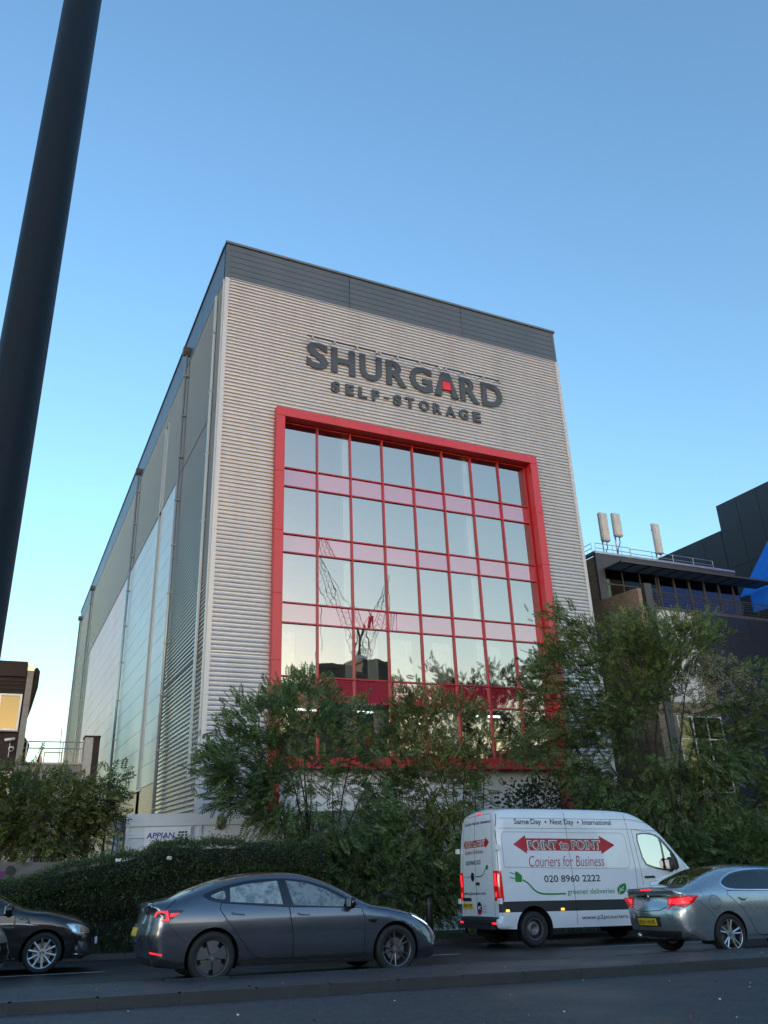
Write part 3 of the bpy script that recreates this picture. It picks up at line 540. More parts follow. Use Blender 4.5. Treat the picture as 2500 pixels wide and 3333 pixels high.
# dark angular building behind
db = thing('dark_block', 'dark slate panelled block with a bright blue diagonal flash', 'building', BF@T3(37.2, 5, -1))
wl_ = MB(); wl_.prism([(-14, -1.5), (40, -1.5), (40, 22.1), (2.1, 22.1), (2.1, 23.95), (-14, 23.95)], lambda a, b, d: (d, a, b), .02, 12); wl_.obj('wall', M['slate_panel'], db)
for j in range(14):
    for z0, z1 in ((15.2, 19.2), (19.22, 22.08)): MB().box(-.035, .018, 2.12+j*1.7, 3.79+j*1.7, z0, z1).obj('panel', M['slate_panel'], db)
for j in range(6):
    for z0, z1 in ((11.0, 15.18), (15.2, 19.2), (19.22, 23.9)): MB().box(-.035, .018, 2.08-(j+1)*1.7, 2.05-j*1.7, z0, z1).obj('panel', M['slate_panel'], db)
fl = MB(); fl.prism([(-12, 22.9), (-1.35, 20.05), (.59, 18.17), (1.73, 17.1), (.84, 17.06), (.88, 15.85), (-12, 15.4)], lambda a, b, d: (d, a, b), -.06, -.037); fl.obj('blue_flash', M['blue_panel'], db)

# ------------------------------------------------------------------ site cabin in front of the facade
cb = thing('site_cabin', 'long white panelled site cabin in front of the silver building', 'cabin', BF@T3(-3.0, -5, -1))
MB().box(0, 14, 0, 2.6, -.5, 3.66).obj('wall', M['cabin'], cb); MB().box(-.05, 14.05, -.05, 2.65, 3.4, 3.72).obj('roof_rail', M['cabin'], cb)
for u in (0, 1.75, 2.0, 3.9, 5.8, 7.7, 9.6, 11.5, 13.9): MB().box(u-.03, u+.05, -.035, -.001, -.4, 3.39).obj('panel_batten', M['cabin'], cb)
for v in (.0, .75, 1.6, 2.5): MB().box(-.035, -.001, v, v+.06, -.4, 3.39).obj('panel_batten', M['cabin'], cb)
MB().box(-.03, 14, -.03, -.002, 3.1, 3.14).obj('panel_batten', M['cabin'], cb)
MB().box(3.0, 4.2, -.06, -.036, .2, 2.86).obj('hatch_door', M['white_paint'], cb)
ln = MB(); ln.prism([(-.07, 0), (.07, 0), (.07, .05), (.08, .3), (-.08, .3), (-.07, .05)], lambda a, b, d: (a, d, b), -.12, -.04); ln.box(-.05, .05, -.10, -.05, -.05, 0)
l_ = ln.obj('beacon_lamp', M['lamp_dark_red']); l_.matrix_world = BF@T3(-.45, -5.0, 2.32); tag(l_, 'dark red lamp mounted on the white cabin wall', 'lamp')
sb = thing('sign_board', 'white board with blue APPIAN lettering on the cabin wall', 'sign', BF@T3(-2.55, -5.0, 1.5))
MB().box(0, 1.28, -.09, -.06, -.0, .86).obj('board', M['sign_white'], sb)
P, F = fit_text('APPIAN', .06, .83, .58, .73, bold=.02, shear=.12); MB().add([(p[0], -.094, p[1]) for p in P], F).obj('lettering', M['sign_blue'], sb)
P, F = fit_text('Construction', .22, .83, .42, .54, bold=.01); MB().add([(p[0], -.094, p[1]) for p in P], F).obj('lettering', M['sign_blue'], sb)
for j in range(3):
    for i in range(3):
        x0 = .93+i*.085-.025*(j)+.02*j*i*.9; z0 = .70-j*.075; MB().add([(x0, -.094, z0), (x0+.07, -.094, z0), (x0+.078, -.094, z0+.05), (x0+.008, -.094, z0+.05)], [(0, 1, 2, 3)]).obj('logo_tile', M['sign_dark'], sb)
nb = thing('notice_board', 'stack of small coloured safety notices on the cabin end', 'sign', BF@T3(-3.06, -4.75, 1.3))
for k, (c, hh) in enumerate((('sign_red', .12), ('sign_mid', .1), ('sign_white', .04), ('sign_mid', .1), ('sign_white', .05), ('sign_yellow', .12), ('sign_white', .18), ('sign_green', .11), ('sign_white', .06), ('sign_dark', .07))):
    MB().box(-.03, -.01, .0, .42, .02+k*.105, .02+k*.105+min(hh, .095)).obj('notice', M[c], nb)

# ------------------------------------------------------------------ the other side of the street, seen only in the glass
def block(name, label, u0, u1, v, d, h, mat, rows=5, cols=6, wz=1.5):
    b = thing(name, label, 'building', BF@T3((u0+u1)/2, v, 0), 'buildings across the street'); w = (u1-u0)/2
    MB().box(-w, w, -d, 0, -2, h).obj('wall', mat, b); MB().box(-w-.15, w+.15, -d-.15, .15, h+.003, h+.35).obj('roof_edge', M['dark_metal'], b)
    for j in range(rows):
        for i in range(cols):
            x = -w+(i+.5)*2*w/cols; z = 1+(j+.35)*(h-1.5)/rows; MB().box(x-.32*w/cols*2, x+.32*w/cols*2, .0, .03, z, z+wz).obj('window', M['navy'], b)
    return b
block('tower_block', 'dark office tower across the street, mirrored in the middle of the glazing', 27.4, 33.2, -60, 12, 21.3, M['slate_panel'], 7, 5)
block('tower_block', 'taller half of the dark tower across the street, mirrored below the cranes', 33.25, 37.6, -60, 14, 22.9, M['slate_panel'], 7, 4)
block('terrace_house', 'red brick block across the street, mirrored low at the right of the glazing', 55, 63, -58, 10, 13, M['bw_red'], 4, 8)
block('terrace_house', 'low buff brick block across the street beyond the dark tower', 38.5, 52, -66, 10, 8, M['bw_buff'], 3, 8)
block('terrace_house', 'buff brick block across the street, mirrored at the left of the glazing', 8, 26.5, -62, 12, 13.5, M['bw_buff'], 4, 12)
block('terrace_house', 'long dark brick terrace across the street on the far left', -60, 7, -58, 10, 9, M['bw_dark'], 3, 30)
block('terrace_house', 'long red brick terrace across the street on the far right', 64, 120, -52, 10, 8, M['bw_red'], 3, 24)
def crane(name, label, u, v, base, zpiv, tip_u, tip_z):
    c = thing(name, label, 'crane', BF@T3(u, v, 0), 'cranes across the street')
    def lattice(nm, p0, p1, w, n):
        mb = MB(); p0, p1 = Vector(p0), Vector(p1); d = (p1-p0); ax = d.normalized(); a = Vector((0, 1, 0)); b = ax.cross(a).normalized(); pts = []
        for i in range(n+1):
            ww = w*(1-.5*i/n); c0 = p0+d*i/n; pts.append([c0+a*ww/2+b*ww/2, c0-a*ww/2+b*ww/2, c0-a*ww/2-b*ww/2, c0+a*ww/2-b*ww/2])
        for i in range(n):
            for k in range(4):
                mb.cyl(pts[i][k], pts[i+1][k], .06, n=4, cap=False); mb.cyl(pts[i][k], pts[i+1][(k+1) % 4], .03, n=4, cap=False)
        return mb.obj(nm, M['pipe_grey'], c)
    lattice('mast', (0, 0, base), (0, 0, zpiv), 2.6, 14); lattice('jib', (0, 0, zpiv), (tip_u-u, 0, tip_z), 2.6, 18); lattice('counter_jib', (0, 0, zpiv), ((u-tip_u)*.35, 0, zpiv+1), 2.2, 5)
    MB().cyl(((u-tip_u)*.15, 0, zpiv+7), (tip_u-u, 0, tip_z), .05, n=4).cyl(((u-tip_u)*.15, 0, zpiv+7), ((u-tip_u)*.35, 0, zpiv+1), .09, n=4).cyl((0, 0, zpiv), ((u-tip_u)*.15, 0, zpiv+7), .3, n=4).cyl((tip_u-u, 0, tip_z), (tip_u-u, 0, tip_z-22), .06, n=4).obj('cable', M['black'], c)
    MB().box(-1.2, 1.2, -1.2, 1.2, zpiv-2.5, zpiv-.2).obj('cab', M['white_upvc'], c)
crane('tower_crane', 'luffing tower crane leaning left, mirrored in the glazing', 52.5, -105, -1, 34.8, 44.5, 56)
crane('tower_crane', 'luffing tower crane leaning right, mirrored in the glazing', 54.5, -108, -1, 34, 60.2, 51.5)

# ------------------------------------------------------------------ lamp column by the camera
lpx, lpy = -.475*3.2, .88*3.2; lt, lnn = lpx*RT.x+lpy*RT.y, lpx*RN.x+lpy*RN.y
lc = thing('lamp_column', 'tall dark painted steel lamp column rising past the camera', 'lamp post', Matrix.Translation((lpx, lpy, gz(lt, lnn))))
MB().lathe([(.0, 0), (.14, 0), (.14, 1.1), (.098, 1.2), (.094, 4), (.086, 9.2), (0, 9.2)], 40, 'z').obj('column', M['post_dark'], lc, True)
MB().tube([(0, 0, 9.15), (.0, 0, 9.5), (-.2, -.3, 9.75), (-.6, -.9, 9.8)], .04, 8).obj('arm', M['post_dark'], lc, True); lh = MB().box(-.75, -.5, -1.5, -.85, 9.74, 9.86).obj('lantern', M['dark_metal'], lc); MB().box(-.72, -.53, -1.45, -.9, 9.72, 9.737).obj('lens', M['white_upvc'], lh)
MB().box(-.05, .05, -.148, -.13, .35, .9).obj('door', M['post_dark'], lc)

# ------------------------------------------------------------------ vehicles
def paint(name, col, metal=.6, rough=.32, dirt=.0): M[name] = pm(name, col, rough, metal, var=.05, scale=2, coat=1., coatr=.04, rvar=.15, dirt=dirt, dscale=1.6, bump=.0)
paint('paint_grey', (.115, .128, .155), .8, .25, .0); paint('paint_silver', (.36, .40, .43), .8, .28, .0); paint('paint_navy', (.010, .012, .018), .4, .3); paint('paint_white', (.70, .73, .77), .0, .35, .06); paint('paint_pale', (.4, .42, .44), .7, .35)
mk('plastic_dark', (.022, .023, .025), .5, var=.15, scale=6); mk('plastic_gloss', (.008, .008, .01), .12, coat=.6); mk('seam', (.006, .006, .007), .7); mk('chrome', (.75, .77, .8), .12, 1.); mk('interior', (.03, .031, .033), .7); mk('seat_pale', (.30, .31, .31), .7)
mk('alloy', (.55, .56, .57), .3, .9, var=.05, dirt=.12, dscale=6); mk('alloy_dark', (.16, .165, .17), .35, .8, dirt=.1, dscale=6); mk('aero_grey', (.09, .093, .098), .45, .3, dirt=.15, dscale=6); mk('steel_wheel', (.20, .20, .20), .5, .7, dirt=.35, dscale=7); mk('brake', (.25, .24, .23), .4, .9)
mk('lens_red', (.30, .006, .008), .12, coat=.8, emit=(1, .02, .02), estr=.04); mk('lamp_red', (.6, .01, .015), .2, emit=(1, .03, .05), estr=.27); mk('lens_clear', (.40, .42, .44), .12, .5, coat=.8); mk('lamp_white', (.9, .9, .9), .2, emit=(.95, 1, 1), estr=.25); mk('lamp_amber', (.6, .25, .02), .2, emit=(1, .5, .05), estr=.4)
mk('amber_off', (.35, .16, .05), .15, .3, coat=.6); mk('plate_yellow', (.62, .40, .015), .5); mk('ink', (.01, .01, .014), .5); mk('print_red', (.42, .012, .02), .4); mk('print_grey', (.14, .135, .13), .4); mk('print_white', (.75, .74, .72), .4); mk('print_maroon', (.30, .01, .06), .4); mk('print_green', (.01, .20, .035), .4); mk('print_lime', (.12, .36, .05), .4); mk('print_navy', (.008, .012, .04), .4)
M['glass_car'] = glass_mix('glass_car', (.42, .48, .47), .05); M['glass_mist'] = glass_mix('glass_mist', (.5, .56, .55), .05, misty=.9); M['glass_semi'] = glass_mix('glass_semi', (.5, .56, .55), .05, misty=.6); M['glass_van'] = glass_mix('glass_van', (.10, .11, .11), .45, wav=.002)
M['glass_tint'] = glass_mix('glass_tint', (.16, .18, .18), .06)
def crom(pts, step=.035):                          # Catmull-Rom through rows of numbers, resampled
    P = np.array(pts, float); Q = np.vstack([2*P[0]-P[1], P, 2*P[-1]-P[-2]]); out = []; seg = []
    for i in range(1, len(Q)-2):
        n = max(2, int(np.linalg.norm((Q[i+1]-Q[i])[:2])/step))
        for k in range(n):
            t = k/n; a = .5*(2*Q[i]+(Q[i+1]-Q[i-1])*t+(2*Q[i-1]-5*Q[i]+4*Q[i+1]-Q[i+2])*t*t+(3*Q[i]-Q[i-1]-3*Q[i+1]+Q[i+2])*t**3)
            out.append(a); seg.append(i-1)
    out.append(P[-1]); seg.append(len(P)-2); return np.array(out), seg
def dens(loop, step=.05, closed=True):
    L_ = [np.array(p, float) for p in loop]; out = []; n = len(L_)
    for i in range(n if closed else n-1):
        a, b = L_[i], L_[(i+1) % n]; k = max(1, int(np.linalg.norm(b-a)/step)); out += [a+(b-a)*j/k for j in range(k)]
    if not closed: out.append(L_[-1])
    return np.array(out)
def smooth_poly(loop, it=2):                       # corner cutting
    P = np.array(loop, float)
    for _ in range(it): Q = np.roll(P, -1, 0); P = np.stack([P*.8+Q*.2, P*.2+Q*.8], 1).reshape(-1, 2)
    return P
def inside(poly, P):
    x, y = P[:, 0], P[:, 1]; r = np.zeros(len(P), bool); n = len(poly)
    for i in range(n):
        (x0, y0), (x1, y1) = poly[i], poly[(i+1) % n]; c = ((y0 > y) != (y1 > y))
        with np.errstate(divide='ignore', invalid='ignore'): r ^= c & (x < (x1-x0)*(y-y0)/(y1-y0)+x0)
    return r
class Car:
    """sil rows: x, z, corner radius, crown, and the panel name that starts there"""
    def __init__(s, root, sil, wid, taper, axles, arch_r, paintm, step=.06):
        s.root = root; s.paint = paintm; s.axles = axles; s.arch_r = arch_r
        P, sg = crom([r[:4] for r in sil]); s.P = P; s.seg = [sil[i][4] for i in sg]; s.zw = np.array([w[0] for w in wid]); s.yw = np.array([w[1] for w in wid]); s.taper = taper; s.step = step
        s.P[:, 2] = np.clip(s.P[:, 2], .01, None); s.A = s.P[:-1, :2]; s.B = s.P[1:, :2]
    def wtab(s, x, z):
        x = np.asarray(x, float); w = np.interp(z, s.zw, s.yw); xf, af, lf, xr, ar, lr = s.taper
        return w*(1-af*np.clip((x-xf)/lf, 0, 1.2)**2.2-ar*np.clip((xr-x)/lr, 0, 1.2)**2.2)
    def S(s, x, z):
        x = np.atleast_1d(np.asarray(x, float)); z = np.atleast_1d(np.asarray(z, float)); Q = np.stack([x, z], 1); AB = s.B-s.A
        t = np.clip(((Q[:, None]-s.A[None])*AB[None]).sum(2)/(AB**2).sum(1)[None], 0, 1); C = s.A[None]+AB[None]*t[..., None]; D = np.linalg.norm(Q[:, None]-C, axis=2)
        i = D.argmin(1); k = np.arange(len(x)); d = D[k, i]; r = s.P[i, 2]*(1-t[k, i])+s.P[i+1, 2]*t[k, i]
        e = np.clip(r-d, 0, None); return s.wtab(x, z)-r+np.sqrt(np.clip(r*r-e*e, 0, None))
    def edge(s, i): return float(s.wtab(s.P[i, 0], s.P[i, 1])-s.P[i, 2])
    def build(s, side_parts, arch_z=None):
        """side_parts: list of (name, polygon, material) in priority order"""
        up = s.P[:, :2]; bot = dens([up[-1], up[0]], .08, False)[1:-1]; loop = np.vstack([up, bot]); loops = [loop]
        polys = []
        for nm, pg, mt in side_parts:
            pg = np.array(pg, float); polys.append((nm, pg, mt)); loops.append(dens(pg, .05))
        arches = []
        for ax, az in s.axles:
            a = np.array([(ax+s.arch_r*math.cos(q), az+s.arch_r*math.sin(q)) for q in np.linspace(-.42, math.pi+.42, 30)]); arches.append(a)
        V = []; E = []
        for lp in loops:
            b = len(V); V += [tuple(p) for p in lp]; E += [(b+i, b+(i+1) % len(lp)) for i in range(len(lp))]
        for a in arches:
            b = len(V); V += [tuple(p) for p in a]; E += [(b+i, b+(i+1) % len(a)) for i in range(len(a))]
        x0, z0 = loop.min(0); x1, z1 = loop.max(0); gx, gzz = np.meshgrid(np.arange(x0, x1, s.step), np.arange(z0, z1, s.step)); G = np.stack([gx.ravel(), gzz.ravel()], 1); G = G[inside(loop, G)]
        N2 = np.gradient(up, axis=0); N2 = np.stack([N2[:, 1], -N2[:, 0]], 1); N2 /= np.linalg.norm(N2, axis=1)[:, None]
        rings = [up+N2*(s.P[:, 2:3]*(1-math.cos(q))) for q in (.22, .45, .75, 1.1)]; RG = np.vstack([r[1:-1:2] if k > 1 else r[1:-1] for k, r in enumerate(rings)]); RG = RG[inside(loop, RG)]
        for p in np.vstack([G, RG]): V.append(tuple(p))
        vo, eo, fo, *_ = geometry.delaunay_2d_cdt([Vector(v) for v in V], E, [], 0, 1e-5)
        VO = np.array([v[:] for v in vo]); FO = np.array([f for f in fo]); C = VO[FO].mean(1); keep = inside(loop, C)
        for a in arches: keep &= ~inside(a, C)
        cls = np.full(len(FO), -1)
        for i in range(len(polys)-1, -1, -1): cls[inside(polys[i][1], C)] = i
        Y = s.S(VO[:, 0], VO[:, 1]); out = {}
        def grab(mask, sgn):
            f = FO[mask]; u, inv = np.unique(f, return_inverse=True); f = inv.reshape(-1, 3); v = np.stack([VO[u, 0], sgn*Y[u], VO[u, 1]], 1)
            return v, (f if sgn < 0 else f[:, ::-1])
        # strip over the top
        n = len(s.P); fr = np.sin(np.linspace(-1, 1, 17)*math.pi/2); fr = np.sign(fr)*np.abs(fr); SV = np.zeros((n, 17, 3))
        for i in range(n):
            ye = s.edge(i); nx, nz = -N2[i]; c = s.P[i, 3]*(1-fr**2); SV[i, :, 0] = s.P[i, 0]+nx*c; SV[i, :, 1] = fr*ye; SV[i, :, 2] = s.P[i, 1]+nz*c
        names = sorted(set(s.seg)); groups = {}
        for i in range(n-1):
            for j in range(16):
                nm = s.seg[i]
                if 'window' in nm or 'windscreen' in nm:
                    if j in (0, 15) or (i and s.seg[i-1] != nm) or s.seg[min(i+1, n-2)] != nm: nm = 'body'
                if nm in ('sill',): nm = 'body'
                groups.setdefault(nm, []).append((i*17+j, i*17+j+1, (i+1)*17+j+1, (i+1)*17+j))
        SVf = SV.reshape(-1, 3); s.panels = {}
        bm_v = [SVf]; bm_f = [np.array([q for q in groups.get('body', [])]).reshape(-1, 4)]; off = len(SVf)
        parts_t = [[tuple(q) for q in bm_f[0]]]
        verts = [tuple(p) for p in SVf]; faces = [tuple(q) for q in groups.get('body', [])]
        for sgn in (-1, 1):
            v, f = grab(keep & (cls == -1), sgn); b = len(verts); verts += [tuple(p) for p in v]; faces += [tuple(b+k for k in q) for q in f]
            for i, (nm, pg, mt) in enumerate(polys):
                v, f = grab(keep & (cls == i), sgn)
                if len(f):
                    o = MB().add([tuple(p) for p in v], [tuple(q) for q in f]).obj(nm, mt, s.root, True); s.panels.setdefault(nm, []).append(o)
        b = bmesh.new(); vv = [b.verts.new(p) for p in verts]
        for f in faces:
            try: q = b.faces.new([vv[k] for k in f]); q.smooth = True
            except ValueError: pass
        bmesh.ops.remove_doubles(b, verts=b.verts, dist=3e-4); bmesh.ops.delete(b, geom=[v for v in b.verts if not v.link_faces], context='VERTS')
        me = bpy.data.meshes.new('body'); b.to_mesh(me); b.free(); s.body = link_mesh('body', me, s.paint, s.root)
        for nm, q in groups.items():
            if nm == 'body': continue
            mt = s.paint if not ('window' in nm or 'windscreen' in nm) else M['glass_car']
            bb = MB(); idx = sorted({k for f in q for k in f}); mp = {k: i for i, k in enumerate(idx)}; bb.add([SVf[k] for k in idx], [tuple(mp[k] for k in f) for f in q]); s.panels.setdefault(nm, []).append(bb.obj(nm, mt, s.root, True))
        # one closed shell for projecting small parts on
        allv = [tuple(p) for p in SVf]; allf = [(i*17+j, i*17+j+1, (i+1)*17+j+1, (i+1)*17+j) for i in range(n-1) for j in range(16)]
        for sgn in (-1, 1): v, f = grab(keep, sgn); bb = len(allv); allv += [tuple(p) for p in v]; allf += [tuple(bb+k for k in q) for q in f]
        s.bvh = BVHTree.FromPolygons([Vector(v) for v in allv], [tuple(int(k) for k in f) for f in allf])
        # wheel wells and floor
        for a in arches:
            ya = s.S(a[:, 0], a[:, 1])
            for sgn in (-1, 1):
                ww = MB(); b0 = 0; m = len(a); ww.v += [(p[0], sgn*(y-.002), p[1]) for p, y in zip(a, ya)]+[(p[0], sgn*.5, p[1]) for p in a]
                ww.f += [(b0+i, b0+i+1, b0+m+i+1, b0+m+i) for i in range(m-1)]+[tuple(b0+m+i for i in range(m))]
                ww.obj('wheel_arch_liner', M['seam'], s.root, True)
        zb = float(s.P[0, 1]); xs = sorted([a[0] for a in s.axles]); r = s.arch_r
        fl = MB(); fl.box(xs[0]+r+.02, xs[1]-r-.02, -.78, .78, zb+.01, zb+.12); fl.box(xs[0]-r+.02, xs[0]+r, -.5, .5, zb+.05, zb+.3); fl.box(xs[1]-r, xs[1]+r-.02, -.5, .5, zb+.05, zb+.3); fl.box(float(s.P[:, 0].min())+.2, xs[0]-r-.01, -.6, .6, zb+.04, zb+.25); fl.box(xs[1]+r+.01, float(s.P[:, 0].max())-.25, -.6, .6, zb+.04, zb+.25)
        fl.obj('underbody', M['seam'], s.root)
    # --- mapping helpers
    def side(s, pts, off=.003, sgn=-1):
        P = np.array(pts, float); y = s.S(P[:, 0], P[:, 1]); return [(p[0], sgn*(yy+off), p[1]) for p, yy in zip(P, y)]
    def rearp(s, pts, off=.004, front=False):
        out = []
        for a, b in pts:
            o = Vector((20 if front else -20, a, b)); h = s.bvh.ray_cast(o, Vector((-1 if front else 1, 0, 0))); x = h[0].x if h[0] is not None else (s.P[:, 0].max() if front else s.P[:, 0].min()); out.append((x+(off if front else -off), a, b))
        return out
    def decal(s, name, poly, mat, parent=None, rear=False, off=.004, sgn=-1, thick=.0, front=False, grid=.03, smooth=True):
        lp = dens(poly, grid); x0, y0 = lp.min(0); x1, y1 = lp.max(0); gx, gy = np.meshgrid(np.arange(x0+grid/2, x1, grid), np.arange(y0+grid/2, y1, grid)); G = np.stack([gx.ravel(), gy.ravel()], 1); G = G[inside(lp, G)] if len(G) else G
        V = [Vector(p) for p in lp]+[Vector(p) for p in G]; vo, eo, fo, *_ = geometry.delaunay_2d_cdt(V, [(i, (i+1) % len(lp)) for i in range(len(lp))], [], 0, 1e-6)
        VO = np.array([v[:] for v in vo]); F = [f for f in fo if inside(lp, np.array([VO[list(f)].mean(0)]))[0]]
        f3 = (lambda P, o: s.rearp(P, o, front)) if (rear or front) else (lambda P, o: s.side(P, o, sgn)); mb = MB(); mb.add(f3(VO, off), F)
        if thick:                                    # a rim back to the body so that it has depth
            E_ = dens(poly, grid); a = f3(E_, off); b = f3(E_, off-thick); n = len(a); mb.add(a+b, [(i, (i+1) % n, n+(i+1) % n, n+i) for i in range(n)])
        return mb.obj(name, mat, parent or s.root, smooth)
    def text(s, name, txt, a0, a1, b0, b1, mat, rear=False, bold=0., shear=0., off=.005, parent=None):
        P, F = fit_text(txt, a0, a1, b0, b1, bold, shear)
        if rear: P[:, 0] = a0+a1-P[:, 0] if False else P[:, 0]
        P2 = [(p[0], p[1]) for p in P]; return MB().add(s.rearp(P2, off) if rear else s.side(P2, off), F).obj(name, mat, parent or s.root)
    def line(s, name, pts, w=.006, mat=None, rear=False, off=.0012, front=False, both=True, closed=False):
        D = dens(pts, .05, closed)
        if closed: D = np.vstack([D, D[:1]])
        T_ = np.gradient(D, axis=0); T_ /= np.linalg.norm(T_, axis=1)[:, None]+1e-9; Nn = np.stack([-T_[:, 1], T_[:, 0]], 1)*w/2; n = len(D); mb = MB()
        for sgn in ((-1, 1) if (both and not rear and not front) else (-1,)):
            f3 = (lambda P: s.rearp(P, off, front)) if (rear or front) else (lambda P: s.side(P, off, sgn)); o = MB().add(f3(D+Nn)+f3(D-Nn), [(i, i+1, n+i+1, n+i) for i in range(n-1)]).obj(name, mat or M['seam'], s.root)
        return o
    def lathe_at(s): pass
def tyre_prof(r, rr, w):
    h = w/2; return [(rr-.012, -h*.78), (rr+.01, -h*.92), ((r+rr)/2, -h), (r-.028, -h*.95), (r-.008, -h*.78), (r, -h*.5), (r-.006, -h*.46), (r, -h*.4), (r, -.006), (r-.007, 0), (r, .006), (r, h*.4), (r-.006, h*.46), (r, h*.5), (r-.008, h*.78), (r-.028, h*.95), ((r+rr)/2, h), (rr+.01, h*.92), (rr-.012, h*.78), (rr-.03, h*.3), (rr-.03, -h*.6), (rr-.012, -h*.78)]
def spoke(mb, ang, r0, r1, w0, w1, y0, y1, th=.02, skew=0.):   # outward is +y
    c, q = math.cos(ang), math.sin(ang); c2, q2 = math.cos(ang+skew), math.sin(ang+skew)
    def P(r, o, y, cc, qq): return (r*cc-o*qq, y, r*qq+o*cc)
    vs = [P(r0, -w0, y0, c, q), P(r0, w0, y0, c, q), P(r1, w1, y1, c2, q2), P(r1, -w1, y1, c2, q2)]; vb = [(x, y-th, z) for x, y, z in vs]; m0 = [(x, y+.008, z) for x, y, z in (P(r0, 0, y0, c, q), P(r1, 0, y1, c2, q2))]
    mb.add(vs+vb+m0, [(0, 8, 9, 3), (8, 1, 2, 9), (0, 3, 7, 4), (1, 5, 6, 2), (4, 7, 6, 5), (0, 4, 5, 1), (3, 2, 6, 7)])
def disc(mb, r, y, n=32, r0=0.):
    if r0: mb.lathe([(r0, y), (r, y)], n)
    else: mb.add([(r*math.cos(2*math.pi*k/n), y, r*math.sin(2*math.pi*k/n)) for k in range(n)], [tuple(range(n))])
WM = {}
def wheel(root, x, y, z, r, rr, w, style, rot=0.):
    key = (style, r)
    if key not in WM:
        t = MB(); t.lathe(tyre_prof(r, rr, w), 44); rim = MB(); h = w/2; fa = h*.80
        rim.lathe([(rr-.012, fa), (rr-.002, fa+.006), (rr+.004, fa-.004), (rr-.004, fa-.02), (rr-.022, fa-.03), (rr-.03, -h*.5), (.06, -h*.5)], 40); rb_ = MB(); back = MB(); disc(back, rr-.03, -h*.1, 32); bd = MB(); bd.lathe([(.07, h*.12), (.155, h*.12), (.155, h*.02), (.07, h*.02)], 32)
        mt = M['alloy']; cap = MB()
        if style == 'aero':
            mt = M['aero_grey']
            for k in range(5):
                a = k*2*math.pi/5+.35; pts = []
                n0 = 10
                vs = [(0.045*math.cos(a+q), fa-.004, .045*math.sin(a+q)) for q in (-.3, .75)]
                arc = [(.965*(rr-.016)*math.cos(a+q), fa-.022, .965*(rr-.016)*math.sin(a+q)) for q in np.linspace(-.12, .78, n0)]
                v = [vs[0]]+arc+[vs[1]]; vb = [(p[0], p[1]-.02, p[2]) for p in v]; m = len(v); rim.add(v+vb, [tuple(range(m))]+[(i, (i+1) % m, m+(i+1) % m, m+i) for i in range(m)])
            disc(rim, .055, fa+.002, 20); cap.lathe([(.0, fa+.012), (.026, fa+.010), (.03, fa+.003)], 16)
        elif style == 'ten':
            mt = M['alloy_dark']
            for k in range(5):
                for e in (-.20, .20): spoke(rim, k*1.2566+.31+e*.45, .05, rr-.014, .011, .008, fa-.03, fa-.008, skew=e*.62)
            disc(rim, .07, fa-.022, 24); cap.lathe([(.0, fa-.012), (.03, fa-.014), (.034, fa-.022)], 16)
        elif style == 'ten_silver':
            for k in range(10): spoke(rim, k*.6283+.2, .05, rr-.012, .013, .019, fa-.03, fa-.006)
            disc(rim, .075, fa-.022, 24); cap.lathe([(.0, fa-.006), (.032, fa-.008), (.038, fa-.02)], 16)
        elif style == 'double5':
            for k in range(5):
                for e in (-.15, .15): spoke(rim, k*1.2566+.5+e*.7, .05, rr-.012, .016, .015, fa-.03, fa-.006, skew=e*.55)
            disc(rim, .08, fa-.022, 24); cap.lathe([(.0, fa-.006), (.03, fa-.008), (.036, fa-.02)], 16)
        else:
            mt = M['steel_wheel']; rim.lathe([(.0, fa-.055), (.085, fa-.05), (.095, fa-.03), (.115, fa-.025), (.13, fa-.04), (rr-.045, fa-.07), (rr-.03, fa-.085)], 40)
            for k in range(14):
                a = k*2*math.pi/14; c, q = math.cos(a), math.sin(a); rm = rr-.062; pts = [((rm+.018*math.cos(b))*c-.013*math.sin(b)*q, fa-.062, (rm+.018*math.cos(b))*q+.013*math.sin(b)*c) for b in np.linspace(0, 2*math.pi, 9)[:-1]]; cap.add(pts, [tuple(range(8))])
            for k in range(6): a = k*1.0472; cap.cyl((.06*math.cos(a), fa-.06, .06*math.sin(a)), (.06*math.cos(a), fa-.042, .06*math.sin(a)), .011, n=6)
        WM[key] = [m_.obj(nm, mm) for m_, nm, mm in ((t, 'tyre', M['rubber']), (rim, 'rim', mt), (cap, 'hub_cap', M['seam'] if style == 'steel' else M['chrome']), (bd, 'brake_disc', M['brake']), (back, 'back_plate', M['seam']))]
        for o in WM[key]:
            o.data.polygons.foreach_set('use_smooth', [o.name.startswith(('tyre',)) or style == 'steel']*len(o.data.polygons)); COL.objects.unlink(o)
    ps = WM[key]; wt = ps[0].copy(); wt.name = 'wheel'; COL.objects.link(wt); wt.parent = root
    wt.matrix_local = T3(x, y, z)@(Matrix.Rotation(math.pi, 4, 'Z') if y < 0 else Matrix.Identity(4))@Matrix.Rotation(rot, 4, 'Y')
    for p in ps[1:]: c = p.copy(); c.name = p.name.split('.')[0]; COL.objects.link(c); c.parent = wt; c.matrix_local = Matrix.Identity(4)
    return wt
def rbox(name, x0, x1, y0, y1, z0, z1, mat, parent, bev=.03, seg=3):
    o = bbox(name, x0, x1, y0, y1, z0, z1, mat, parent, bev); return o
def seats(root, xs, zs, w=.48, mat='interior', ys=(-.38, .38)):
    for x in xs:
        for y in ys:
            b = rbox('seat', x, x+.48, y-w/2, y+w/2, zs, zs+.2, M[mat], root, .05); rbox('seat_back', x-.1, x+.08, y-w/2, y+w/2, zs+.15, zs+.72, M[mat], root, .05); rbox('headrest', x-.12, x, y-.13, y+.13, zs+.74, zs+.92, M[mat], root, .04)
